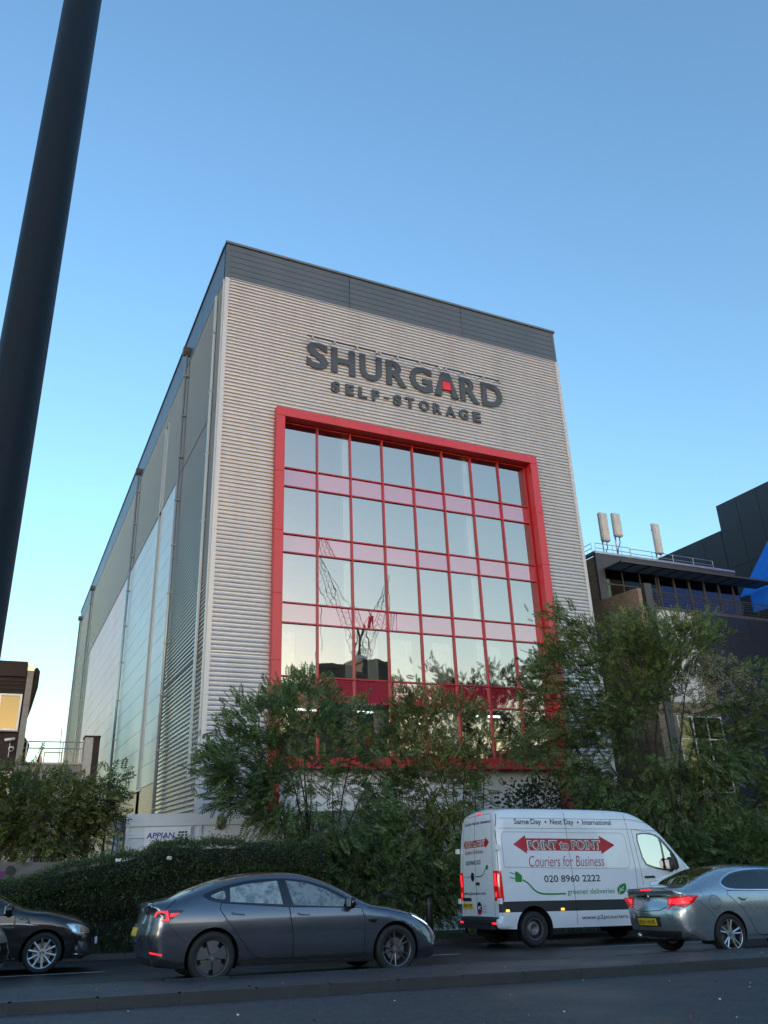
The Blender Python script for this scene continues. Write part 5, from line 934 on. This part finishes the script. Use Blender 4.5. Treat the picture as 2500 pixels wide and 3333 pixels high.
# printing on the van (mirrored text for the rear: viewed from behind, +y is left)
c.text('lettering', 'Same', -.28, .12, 2.51, 2.63, M['print_navy'], bold=.012); c.text('lettering', 'Day', .17, .45, 2.475, 2.63, M['print_navy'], bold=.012); c.text('lettering', 'Next', .70, 1.03, 2.51, 2.63, M['print_navy'], bold=.012); c.text('lettering', 'Day', 1.08, 1.35, 2.475, 2.63, M['print_navy'], bold=.012); c.text('lettering', 'International', 1.60, 2.42, 2.51, 2.63, M['print_navy'], bold=.012)
for x in (.575, 1.475): c.decal('red_dot', [(x+.028*math.cos(q), 2.565+.028*math.sin(q)) for q in np.linspace(0, 6.283, 11)[:-1]], M['print_red'])
ar = [(-.37, 2.075), (-.03, 2.275), (-.03, 2.205), (2.0, 2.195), (2.0, 2.265), (2.41, 2.06), (2.0, 1.86), (2.0, 1.93), (-.03, 1.945), (-.03, 1.875)]; a_ = c.decal('red_arrow', ar, M['print_red'], off=.004, grid=.1)
c.text('lettering_outline', 'POINT to POINT', -.005, 2.005, 1.957, 2.168, M['print_white'], bold=.06, off=.006, parent=a_); c.text('lettering', 'POINT to POINT', .018, 1.985, 1.974, 2.151, M['print_grey'], bold=.028, off=.009, parent=a_)
c.text('lettering', 'Couriers for Business', -.01, 2.03, 1.60, 1.83, M['print_maroon'], shear=.22, bold=-.008); c.text('lettering', '020 8960 2222', .335, 1.85, 1.275, 1.42, M['print_navy'], bold=.01)
pg_ = c.decal('plug_symbol', [(-.42, 1.33), (-.40, 1.51), (-.34, 1.50), (-.235, 1.42), (-.25, 1.29), (-.41, 1.295)], M['print_green']); c.decal('plug_pin', [(-.54, 1.50), (-.41, 1.46), (-.41, 1.445), (-.54, 1.48)], M['print_green'], pg_, off=.005); c.decal('plug_pin', [(-.56, 1.40), (-.42, 1.37), (-.42, 1.355), (-.56, 1.38)], M['print_green'], pg_, off=.005)
c.line('cable_stripe', [(-.226, 1.333), (-.1, 1.27), (.03, 1.14), (.12, 1.08), (.24, 1.045), (.45, 1.033), (.865, 1.034)], .034, M['print_green'], both=False, off=.004); c.text('lettering', 'greener deliveries', .915, 2.2, .985, 1.13, M['print_green'])
lf = c.decal('leaf_symbol', smooth_poly([(2.29, .99), (2.28, 1.12), (2.38, 1.2), (2.55, 1.24), (2.55, 1.1), (2.45, 1.0)], 1), M['print_green'])
for q in ([(2.30, 1.0), (2.40, 1.1), (2.48, 1.16)], [(2.36, 1.06), (2.36, 1.14)], [(2.38, 1.08), (2.47, 1.09)]): c.line('leaf_vein', q, .014, M['print_white'], both=False, off=.006)
c.text('lettering', 'www.p2pcouriers.com', 1.23, 2.82, .475, .585, M['print_navy'], bold=.004)
def rtext(t, yL, yR, z0, z1, mat, **k):
    P, F = fit_text(t, yL, yR, z0, z1, **k); return MB().add(c.rearp([(p[0], p[1]) for p in P], .006), F).obj('lettering', mat, r)
rtext('Same Day • Next Day • International', .62, -.66, 2.54, 2.63, M['print_navy'], bold=.012)
ra_ = c.decal('red_arrow', [(.68, 2.14), (.58, 2.26), (.58, 2.215), (-.46, 2.215), (-.46, 2.26), (-.62, 2.14), (-.46, 2.02), (-.46, 2.06), (.58, 2.06), (.58, 2.02)], M['print_red'], rear=True, grid=.1); P, F = fit_text('POINT to POINT', .56, -.42, 2.075, 2.2, bold=.06); MB().add(c.rearp([(p[0], p[1]) for p in P], .006), F).obj('lettering_outline', M['print_white'], ra_)
P, F = fit_text('POINT to POINT', .54, -.40, 2.09, 2.185, bold=.02); MB().add(c.rearp([(p[0], p[1]) for p in P], .008), F).obj('lettering', M['print_grey'], ra_)
rtext('Couriers for Business', .6, -.34, 1.92, 2.01, M['print_maroon'], shear=.2); rtext('020 8960 2222', .56, -.21, 1.69, 1.78, M['print_navy'], bold=.01); rtext('greener deliveries', .72, .33, 1.41, 1.455, M['print_green']); rtext('www.p2pcouriers.com', .76, -.36, 1.03, 1.12, M['print_navy'], bold=.005)
c.line('cable_stripe', [(.08, 1.43), (-.18, 1.43), (-.30, 1.47), (-.42, 1.58)], .02, M['print_green'], rear=True, off=.005); c.decal('plug_symbol', [(-.42, 1.57), (-.5, 1.56), (-.56, 1.61), (-.52, 1.66), (-.45, 1.66)], M['print_green'], rear=True)
c.decal('badge', [(.22+.075*math.cos(q), 1.43+.095*math.sin(q)) for q in np.linspace(0, 6.283, 17)[:-1]], M['print_navy'], rear=True, off=.02, thick=.015); c.line('badge_star', [(.22, 1.43), (.22, 1.52)], .012, M['chrome'], rear=True, off=.023); c.line('badge_star', [(.22, 1.43), (.16, 1.38)], .012, M['chrome'], rear=True, off=.023); c.line('badge_star', [(.22, 1.43), (.28, 1.38)], .012, M['chrome'], rear=True, off=.023)
c.decal('door_handle', [(-.1, 1.25), (.06, 1.25), (.06, 1.31), (-.1, 1.31)], M['plastic_dark'], rear=True, off=.02, thick=.02)
c.decal('plate_light_hood', [(.34, .92), (.78, .92), (.74, .99), (.38, .99)], M['plastic_dark'], rear=True, off=.02, thick=.015); vp = c.decal('number_plate', [(.30, .76), (.82, .76), (.82, .87), (.30, .87)], M['plate_yellow'], rear=True, off=.014, thick=.01); P, F = fit_text('KR71 YPJ', .785, .335, .78, .85, bold=.015); MB().add(c.rearp([(p[0], p[1]) for p in P], .018), F).obj('plate_lettering', M['ink'], vp)
ap = c.decal('round_emblem', [(-.03+.12*math.cos(q), .77+.135*math.sin(q)) for q in np.linspace(0, 6.283, 21)[:-1]], M['print_navy'], rear=True, off=.006); c.decal('emblem_red', [(-.03+.12*math.cos(q), .76+.125*math.sin(q)) for q in np.linspace(3.5, 5.93, 11)], M['print_red'], ap, rear=True, off=.008); P, F = fit_text('APC', .06, -.12, .745, .82, bold=.03, shear=.2); MB().add(c.rearp([(p[0], p[1]) for p in P], .010), F).obj('lettering', M['print_white'], ap)
for k, t in enumerate(('NATIONAL', 'NEXT DAY', 'DELIVERY')): rtext(t, -.19, -.36, .80-k*.06, .83-k*.06, M['print_grey'])
seats(r, (3.2,), .95, mat='interior', ys=(-.55, .0, .55)); rbox('dashboard', 4.1, 4.6, -.85, .85, 1.0, 1.4, M['interior'], r, .06); MB().box(2.95, 2.99, -.9, .9, .5, 2.6).obj('bulkhead', M['interior'], r)
for x in (0, 3.5):
    for sg_ in (-1, 1): wheel(r, x, sg_*.865, .35, .35, .21, .225, 'steel', .0)

# ------------------------------------------------------------------ driver of the grey saloon
mk('skin', (.42, .25, .18), .6); mk('cloth_dark', (.03, .03, .035), .9); mk('hair', (.02, .014, .01), .7)
def skinned(name, nodes, edges, mat, parent, sub=2):
    me = bpy.data.meshes.new(name); me.from_pydata([n[:3] for n in nodes], edges, []); o = bpy.data.objects.new(name, me); COL.objects.link(o)
    o.modifiers.new('skin', 'SKIN'); 
    for i, n in enumerate(nodes): me.skin_vertices[0].data[i].radius = (n[3], n[3] if len(n) < 5 else n[4])
    me.skin_vertices[0].data[0].use_root = True; o.modifiers['skin'].use_smooth_shade = True; s_ = o.modifiers.new('sub', 'SUBSURF'); s_.levels = sub; s_.render_levels = sub
    dg = bpy.context.evaluated_depsgraph_get(); m2 = bpy.data.meshes.new_from_object(o.evaluated_get(dg)); bpy.data.objects.remove(o); m2.materials.clear(); return link_mesh(name, m2, mat, parent, True)
pe = thing('person', 'driver in dark top seated behind the wheel of the grey saloon', 'person', rframe(2.14, 13.78, .034)@T3(1.42, -.38, .50))
nd = [(0, 0, .08, .15), (-.03, 0, .25, .14), (-.07, 0, .45, .17, .11), (-.06, 0, .53, .06), (-.04, 0, .60, .055), (0, .09, .06, .10), (.42, .12, .12, .08), (.62, .12, -.2, .05), (0, -.09, .06, .10), (.42, -.12, .12, .08), (.62, -.12, -.2, .05), (-.07, .19, .45, .06), (.1, .24, .25, .048), (.36, .13, .34, .035), (.43, .11, .36, .03), (-.07, -.19, .45, .06), (.1, -.24, .25, .048), (.36, -.13, .34, .035), (.43, -.11, .36, .03)]
ed = [(0, 1), (1, 2), (2, 3), (3, 4), (0, 5), (5, 6), (6, 7), (0, 8), (8, 9), (9, 10), (2, 11), (11, 12), (12, 13), (13, 14), (2, 15), (15, 16), (16, 17), (17, 18)]
skinned('body', nd, ed, M['cloth_dark'], pe)
hb = bmesh.new(); bmesh.ops.create_uvsphere(hb, u_segments=20, v_segments=14, radius=1)
for v in hb.verts:
    x, y, z = v.co; f = 1-.18*max(0, -z)**1.5; v.co = Vector((x*.098*f+.0, y*.078*f, z*.118))
    if x > .75 and abs(y) < .28 and -.25 < z < .12: v.co.x += .022*(1-abs(y)/.28)
    if x > .6 and -.62 < z < -.42: v.co.x += .006
bmesh.ops.translate(hb, vec=(-.02, 0, .71), verts=hb.verts); me = bpy.data.meshes.new('head'); hb.to_mesh(me); hb.free(); hd_ = link_mesh('head', me, M['skin'], pe, True)
hr = bmesh.new(); bmesh.ops.create_uvsphere(hr, u_segments=18, v_segments=12, radius=1); bmesh.ops.scale(hr, vec=(.105, .088, .125), verts=hr.verts); bmesh.ops.delete(hr, geom=[v for v in hr.verts if v.co.x > .045 and v.co.z < .06 or v.co.z < -.09], context='VERTS'); bmesh.ops.translate(hr, vec=(-.03, 0, .725), verts=hr.verts); me = bpy.data.meshes.new('hair'); hr.to_mesh(me); hr.free(); link_mesh('hair', me, M['hair'], pe, True)
for y in (-.03, .03):
    e_ = MB(); e_.lathe([(0, -.009), (.009, 0), (0, .009)], 8, 'z'); q = e_.obj('eye', M['hair'], hd_, True); q.location = (.068, y, .72)

# ------------------------------------------------------------------ foliage
D2S = 1.507
def rot_frames(dirs, roll):                         # per-leaf orthonormal frames
    X = dirs/np.linalg.norm(dirs, axis=1)[:, None]; up = np.tile([0, 0, 1.], (len(X), 1)); up += NP.normal(0, .65, up.shape); Y = np.cross(up, X); Y /= np.linalg.norm(Y, axis=1)[:, None]+1e-9; Z = np.cross(X, Y)
    return X, Y, Z
def compound(pairs=6, L_=.34, ll=.11, lw=.05):
    V = []; F = []
    def leaf(p, d, s=1.):
        d = np.array(d)/np.linalg.norm(d); n = np.cross(d, [0, 0, 1.]); n /= np.linalg.norm(n); b = len(V)
        V.extend([p, p+d*ll*s*.45+n*lw*s*.5+np.array([0, 0, -.004]), p+d*ll*s+np.array([0, 0, -.012]), p+d*ll*s*.45-n*lw*s*.5+np.array([0, 0, -.004])]); F.append((b, b+1, b+2, b+3))
    for i in range(pairs):
        x = L_*(.18+.75*i/(pairs-1)); z = -.05*(x/L_)**2
        for sg_ in (-1, 1): leaf(np.array([x, 0, z]), (.45, sg_*1., -.15), 1-.25*abs(i/(pairs-1)-.45))
    leaf(np.array([L_*.97, 0, -.05]), (1, .01, -.1)); return np.array(V), np.array(F)
def simple_leaf(ll=.11, lw=.09):
    V = np.array([(0, 0, 0), (.35*ll, .5*lw, -.006), (.8*ll, .32*lw, -.01), (ll, 0, -.02), (.8*ll, -.32*lw, -.01), (.35*ll, -.5*lw, -.006)]); return V, np.array([(0, 1, 2, 3), (0, 3, 4, 5)])
def scatter(tmpl, pos, dirs, size):
    V, F = tmpl; X, Y, Z = rot_frames(dirs, None); n = len(pos); S_ = size[:, None, None]
    P = pos[:, None]+S_*(V[None, :, 0:1]*X[:, None]+V[None, :, 1:2]*Y[:, None]+V[None, :, 2:3]*Z[:, None]); FF = (F[None]+np.arange(n)[:, None, None]*len(V)).reshape(-1, F.shape[1]); return P.reshape(-1, 3), FF
def in_poly_samples(poly, n):
    P = np.array(poly, float); lo, hi = P.min(0), P.max(0); out = np.zeros((0, 2))
    while len(out) < n: c_ = lo+NP.random((n*3, 2))*(hi-lo); out = np.vstack([out, c_[inside(P, c_)]])
    return out[:n]
def tree(name, label, cat, base, poly, n0, n1, nclu, per, mat, tmpl, size=1., spread=.38, trunk=.07, stems=1, holes=(), limbs=12, droop=.15, crown_name='crown'):
    S = in_poly_samples(poly, nclu)*D2S
    for hx, hy, hr_, keepf in holes:
        d = np.hypot(S[:, 0]-hx*D2S, S[:, 1]-hy*D2S) < hr_*D2S; S = S[~d | (NP.random(len(S)) < keepf)]
    nn = n0+(n1-n0)*NP.beta(2, 2, len(S)); C = np.array([pix(x, y, n)[:] for (x, y), n in zip(S, nn)]); B = W(*base); root = thing(name, label, cat, Matrix.Translation(B)); b = np.array(B[:]); C = C[C[:, 2] > b[2]+.25]-b; ctr = C.mean(0)
    # limbs to spread anchors
    idx = [int(C[:, 2].argmax())]
    dist = np.linalg.norm(C-C[idx[0]], axis=1)
    while len(idx) < min(limbs, len(C)): k = int(dist.argmax()); idx.append(k); dist = np.minimum(dist, np.linalg.norm(C-C[k], axis=1))
    tr = MB(); fork = np.array([0, 0, max(.5, C[:, 2].min()*.6+.3)]); paths = []
    for s_i in range(stems):
        o = np.array([RND.uniform(-.25, .25), RND.uniform(-.2, .2), 0])*(stems > 1); fk = fork+np.array([o[0]*2.2, o[1]*2, RND.uniform(-.1, .3)]); tr.tube([o+[0, 0, -.05], o*1.2+[0, 0, fork[2]*.5], fk], [trunk, trunk*.85, trunk*.7], 8); paths.append(fk)
    tr.obj('trunk', M['bark'], root, True); lim = MB(); nodes = []
    for k in idx:
        f0 = min(paths, key=lambda p: np.linalg.norm((p-C[k])[:2])); mid = f0*.5+C[k]*.5; mid[:2] = f0[:2]*.62+C[k][:2]*.38; mid += NP.normal(0, .12, 3); q1 = f0*.75+mid*.25; pth = [f0, (f0+mid)/2+NP.normal(0, .06, 3), mid, (mid+C[k])/2+NP.normal(0, .08, 3), C[k]]; r0 = trunk*.5
        lim.tube(pth, [r0, r0*.8, r0*.6, r0*.4, .008], 6); nodes += [pth[1], pth[2], pth[3], C[k]]
    lim.obj('limbs', M['bark'], root, True); nodes = np.array(nodes); tw = MB()
    for c_ in C:
        j = np.linalg.norm(nodes-c_, axis=1).argmin(); m_ = (nodes[j]+c_)/2+NP.normal(0, .06, 3); tw.tube([nodes[j], m_, c_], [.012, .009, .004], 4)
    pos = np.repeat(C, per, 0)+NP.normal(0, spread, (len(C)*per, 3))*[1, 1, .8]; out = pos-np.repeat(C, per, 0)*.55-ctr*.45; out /= np.linalg.norm(out, axis=1)[:, None]+1e-6
    dirs = out+NP.normal(0, .55, pos.shape)+[0, 0, .25-droop]; ok = pos[:, 2] > .05; pos = pos[ok]; dirs = dirs[ok]
    tw.obj('twigs', M['twig'], root, kind='stuff')
    V, F = scatter(tmpl, pos, dirs, size*NP.uniform(.5, 1.35, len(pos))); np_mesh(crown_name, V, F, mat, root, 'stuff'); return root, C, b
PIN = compound(); PINS = compound(5, .24, .085, .042); SIM = simple_leaf()
tree('young_tree', 'feathery green young tree in front of the red window frame', 'tree', (6.6, 22.2), [(655, 1456), (625, 1472), (600, 1484), (590, 1512), (560, 1508), (530, 1532), (492, 1537), (484, 1580), (500, 1612), (470, 1642), (432, 1652), (440, 1690), (470, 1718), (500, 1745), (560, 1765), (600, 1785), (640, 1805), (640, 1880), (840, 1890), (860, 1800), (860, 1700), (845, 1640), (820, 1620), (795, 1590), (795, 1545), (760, 1518), (710, 1492), (680, 1474)], 21.4, 23.6, 185, 25, M['leaf_a'], PIN, .95, .25, .075, 2, holes=[(690, 1720, 60, .45), (760, 1700, 45, .4), (540, 1660, 30, .5)], limbs=14)
tree('young_tree', 'slim yellow-green young tree beside the white van', 'tree', (11.0, 23.0), [(890, 1484), (872, 1494), (862, 1532), (838, 1562), (826, 1600), (840, 1650), (855, 1700), (862, 1800), (872, 1930), (985, 1930), (1000, 1770), (1040, 1700), (1060, 1640), (1056, 1570), (1056, 1526), (1030, 1510), (1000, 1510), (985, 1525), (950, 1520), (930, 1535), (910, 1504)], 22.2, 24, 135, 24, M['leaf_b'], PIN, .88, .23, .065, 2, holes=[(900, 1580, 38, .25), (1000, 1590, 42, .3), (955, 1560, 25, .3)], limbs=12)
t3, C3, b3 = tree('large_tree', 'large spreading many-stemmed tree in front of the brick offices', 'tree', (20.3, 24.6), [(1200, 1316), (1188, 1350), (1192, 1400), (1152, 1442), (1132, 1454), (1152, 1490), (1130, 1530), (1152, 1578), (1115, 1602), (1106, 1636), (1150, 1656), (1200, 1676), (1240, 1714), (1280, 1734), (1330, 1754), (1400, 1790), (1440, 1830), (1500, 1875), (1690, 1890), (1690, 1440), (1640, 1436), (1600, 1446), (1570, 1396), (1550, 1356), (1500, 1326), (1470, 1316), (1430, 1346), (1410, 1316), (1390, 1306), (1370, 1336), (1340, 1334), (1300, 1346), (1260, 1350), (1230, 1334)], 22.8, 26.6, 500, 26, M['leaf_c'], PIN, 1.0, .29, .11, 3, holes=[(1440, 1585, 62, .08), (1330, 1480, 30, .3), (1235, 1560, 35, .6), (1230, 1690, 35, .4), (1470, 1800, 45, .4)], limbs=22)
tree('young_tree', 'low olive-green tree beneath the raised walkway', 'tree', (.9, 24.4), [(-30, 1668), (30, 1678), (70, 1692), (110, 1690), (150, 1696), (180, 1690), (215, 1684), (250, 1672), (248, 1700), (238, 1740), (225, 1790), (180, 1830), (120, 1850), (60, 1840), (-30, 1840)], 23.7, 25.4, 130, 24, M['leaf_b'], PINS, 1.15, .22, .05, 2, limbs=10)
tree('dark_shrub', 'dark broad-leaved shrub peeping over the van roof', 'shrub', (14.2, 23.2), [(1085, 1720), (1110, 1704), (1150, 1686), (1190, 1694), (1222, 1722), (1232, 1745), (1240, 1790), (1080, 1790)], 22.6, 23.8, 60, 26, M['leaf_d'], SIM, 1., .2, .03, 2, limbs=8)
tree('wild_shrub', 'tangled green shrub behind the grey saloon bonnet', 'shrub', (8.4, 22.0), [(650, 1830), (860, 1825), (1000, 1840), (1000, 1985), (900, 1985), (760, 1930), (650, 1900)], 21.0, 22.6, 105, 18, M['leaf_c'], PINS, 1.1, .25, .03, 3, limbs=10)
tree('ivy_shrub', 'dense green scrub beneath the large tree behind the silver car', 'shrub', (21.5, 23.5), [(1480, 1800), (1560, 1760), (1690, 1760), (1690, 1960), (1480, 1960)], 22.6, 24.2, 130, 20, M['leaf_a'], PINS, 1.2, .28, .03, 2, limbs=8)
# pale seed heads in the large tree
S = in_poly_samples([(1500, 1420), (1545, 1395), (1600, 1430), (1659, 1455), (1659, 1530), (1560, 1520), (1480, 1500), (1440, 1470)], 75)*D2S; pts = np.array([pix(x, y, n)[:] for (x, y), n in zip(S, NP.uniform(22.9, 23.6, 75))])-b3
bs = simple_leaf(.05, .035); pos = np.repeat(pts, 34, 0)+NP.normal(0, .085, (75*34, 3)); V, F = scatter(bs, pos, NP.normal(0, 1, pos.shape), NP.uniform(.7, 1.2, len(pos))); np_mesh('seed_heads', V, F, M['blossom'], t3, 'stuff')

# ------------------------------------------------------------------ hedge
HT = [(-8, 1.3), (-3, 1.32), (-1.17, 1.46), (.28, 1.84), (1.3, 2.0), (1.75, 2.1), (2.1, 2.3), (4.4, 2.3), (6.3, 2.26)]
ht = lambda t: float(np.interp(t, [a for a, b in HT], [b for a, b in HT]))
hg = thing('clipped_hedge', 'long dark clipped hedge rising in a step behind the parked cars', 'hedge', Matrix.Translation(W(0, 21.2))); o = np.array(W(0, 21.2)[:])
cm = MB(); ts = np.linspace(-8, 6.2, 60); vs = []; prof = [(20.95, .05), (20.9, .7), (20.62, 1.0), (20.55, -.35), (20.75, -.12), (21.3, -.08), (21.9, -.12), (22.1, -.4), (22.1, .05)]
for t in ts:
    h = ht(t)
    for i, (n, z) in enumerate(prof): zz = h+z if i in (3, 4, 5, 6, 7) else min(z, h-.45); vs.append(np.array(W(t, n+RND.uniform(-.03, .03), zz+RND.uniform(-.03, .03))[:])-o)
m = len(prof); cm.add(vs, [(i*m+j, (i+1)*m+j, (i+1)*m+j+1, i*m+j+1) for i in range(len(ts)-1) for j in range(m-1)]+[tuple(range(m)), tuple((len(ts)-1)*m+j for j in range(m))]); mk('hedge_core', (.006, .009, .005), .95); cm.obj('core', M['hedge_core'], hg)  # solid filler added to block light; inner shade is in its near-black colour
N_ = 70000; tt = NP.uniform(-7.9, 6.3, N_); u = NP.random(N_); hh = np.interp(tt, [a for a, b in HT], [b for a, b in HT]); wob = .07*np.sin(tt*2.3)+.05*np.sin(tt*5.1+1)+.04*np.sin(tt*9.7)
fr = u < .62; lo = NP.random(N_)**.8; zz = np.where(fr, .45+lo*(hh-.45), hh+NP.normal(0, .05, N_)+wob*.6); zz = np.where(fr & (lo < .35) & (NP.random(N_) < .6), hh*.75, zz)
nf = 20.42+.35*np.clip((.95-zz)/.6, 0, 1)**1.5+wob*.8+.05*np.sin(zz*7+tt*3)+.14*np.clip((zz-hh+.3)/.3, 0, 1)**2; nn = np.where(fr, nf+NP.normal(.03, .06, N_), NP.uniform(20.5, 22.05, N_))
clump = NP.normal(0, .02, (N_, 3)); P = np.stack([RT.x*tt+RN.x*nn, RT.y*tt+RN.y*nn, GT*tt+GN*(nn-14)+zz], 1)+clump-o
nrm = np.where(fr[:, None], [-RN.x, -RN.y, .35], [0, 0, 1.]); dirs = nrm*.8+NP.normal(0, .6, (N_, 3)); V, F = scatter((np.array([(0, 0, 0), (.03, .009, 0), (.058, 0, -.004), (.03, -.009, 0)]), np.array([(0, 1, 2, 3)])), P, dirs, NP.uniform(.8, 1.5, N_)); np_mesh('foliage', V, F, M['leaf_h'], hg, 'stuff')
st_ = MB()
for k in range(40): t = RND.uniform(-7, 6); st_.tube([np.array(W(t, 20.95, .0)[:])-o, np.array(W(t+RND.uniform(-.2, .2), 20.85, .5)[:])-o, np.array(W(t+RND.uniform(-.3, .3), 20.6, 1.0)[:])-o], [.018, .014, .006], 5)
st_.obj('stems', M['bark'], hg, kind='stuff')
for px, py, lab in ((385, 2800, 'scrap of white litter caught on the lower hedge top'), (550, 2794, 'small white paper scrap caught on the taller hedge top')):
    p = pix(px, py, 20.36); b = MB(); q = []
    for k in range(3):
        for j in range(4): q.append(p+RT*(k*.05-.05+RND.uniform(-.015, .015))+Vector((0, 0, j*.022-.03+RND.uniform(-.01, .01)))+RN*RND.uniform(-.02, .02))
    b.add(q, [(k*4+j, (k+1)*4+j, (k+1)*4+j+1, k*4+j+1) for k in range(2) for j in range(3)]); tag(b.obj('paper_scrap', M['petal']), lab, 'litter')
# verge grass, weeds, fallen leaves
n = 9000; tt = NP.uniform(-8, 20, n); nn = 19.8+NP.random(n)**1.3*.85; P = np.stack([RT.x*tt+RN.x*nn, RT.y*tt+RN.y*nn, GT*tt+GN*(nn-14)+.06], 1); dirs = NP.normal(0, .35, (n, 3))+[0, 0, 1.]
V, F = scatter((np.array([(0, -.006, 0), (.12, -.004, .0), (.22, .0, -.02), (.12, .004, .0)]), np.array([(0, 1, 2, 3)])), P, dirs, NP.uniform(.4, 1.1, n)); np_mesh('verge_grass', V, F, M['grass'], None, 'stuff')
wd = thing('weed_clump', 'tall leafy weeds and bare stalks at the foot of the hedge', 'weeds', Matrix.Translation(W(1.35, 20.1, .07))); wm = MB(); pos = []
for k in range(26):
    x, y = RND.uniform(-.45, .5), RND.uniform(-.2, .2); h = RND.uniform(.25, .62); a = RND.uniform(-.18, .18); wm.tube([(x, y, -.02), (x+a*.5, y, h*.5), (x+a, y, h)], [.006, .005, .002], 4)
    for j in range(14): f_ = RND.uniform(.2, 1); pos.append((x+a*f_, y, h*f_))
for k in range(5): x = RND.uniform(.1, .6); wm.tube([(x, .1, 0), (x+.1, .1, .5), (x+RND.uniform(.1, .4), .05, 1.0)], [.006, .005, .002], 4)
wm.obj('stalks', M['twig'], wd, kind='stuff'); pos = np.array(pos); V, F = scatter(simple_leaf(.09, .035), pos, NP.normal(0, 1, pos.shape)+[0, 0, .6], NP.uniform(.6, 1.3, len(pos))); np_mesh('leaves', V, F, M['grass'], wd, 'stuff')
n = 420; tt = NP.uniform(-4, 16, n); nn = np.concatenate([NP.uniform(6, 10.7, 90), NP.uniform(11, 12.5, 110), 19.2+NP.random(220)*2.2]); hz = np.where((nn > 10.8) & (nn < 12.7), .118, np.where(nn > 19.7, .085, .004)); P = np.stack([RT.x*tt+RN.x*nn, RT.y*tt+RN.y*nn, GT*tt+GN*(nn-14)+hz], 1); dirs = NP.normal(0, 1, (n, 3))*[1, 1, .1]
V, F = scatter(simple_leaf(.055, .04), P, dirs, NP.uniform(.5, 1.1, n)); np_mesh('fallen_leaves', V, F, M['leaf_dry'], None, 'stuff')
n = 55; tt = NP.uniform(-2, 12, n); nn = NP.uniform(6.2, 10.75, n); P = np.stack([RT.x*tt+RN.x*nn, RT.y*tt+RN.y*nn, GT*tt+GN*(nn-14)+.002], 1); V, F = scatter(simple_leaf(.022, .018), P, NP.normal(0, 1, (n, 3))*[1, 1, .2], NP.uniform(.5, 1.3, n)); np_mesh('road_grit', V, F, M['petal'], None, 'stuff')
# timber post beside the shrub, low wall behind the van
bp_ = thing('timber_post', 'stout black timber post at the verge in front of the shrub', 'bollard', rframe(8.9, 20.5)); mb = MB(); mb.lathe([(0, -.1), (.085, -.1), (.085, .96), (.07, 1.0), (0, 1.01)], 14, 'z'); mb.obj('shaft', M['black'], bp_, True); MB().lathe([(.087, .84), (.09, .85), (.09, .88), (.087, .89)], 14, 'z').obj('reflective_band', M['dark_metal'], bp_)
p0, p1 = W(11.5, 25.6), W(32, 25.6); top = pix(2150, 2650, 25.6).z; mb = MB(); dv = RN*.22
mb.add([p0, p1, p1+dv, p0+dv]+[Vector((q.x, q.y, top)) for q in (p0, p1, p1+dv, p0+dv)], [(0, 1, 5, 4), (1, 2, 6, 5), (2, 3, 7, 6), (3, 0, 4, 7), (4, 5, 6, 7)]); tag(mb.obj('boundary_wall', M['concrete']), 'weathered concrete boundary wall behind the van and the large tree', 'wall')
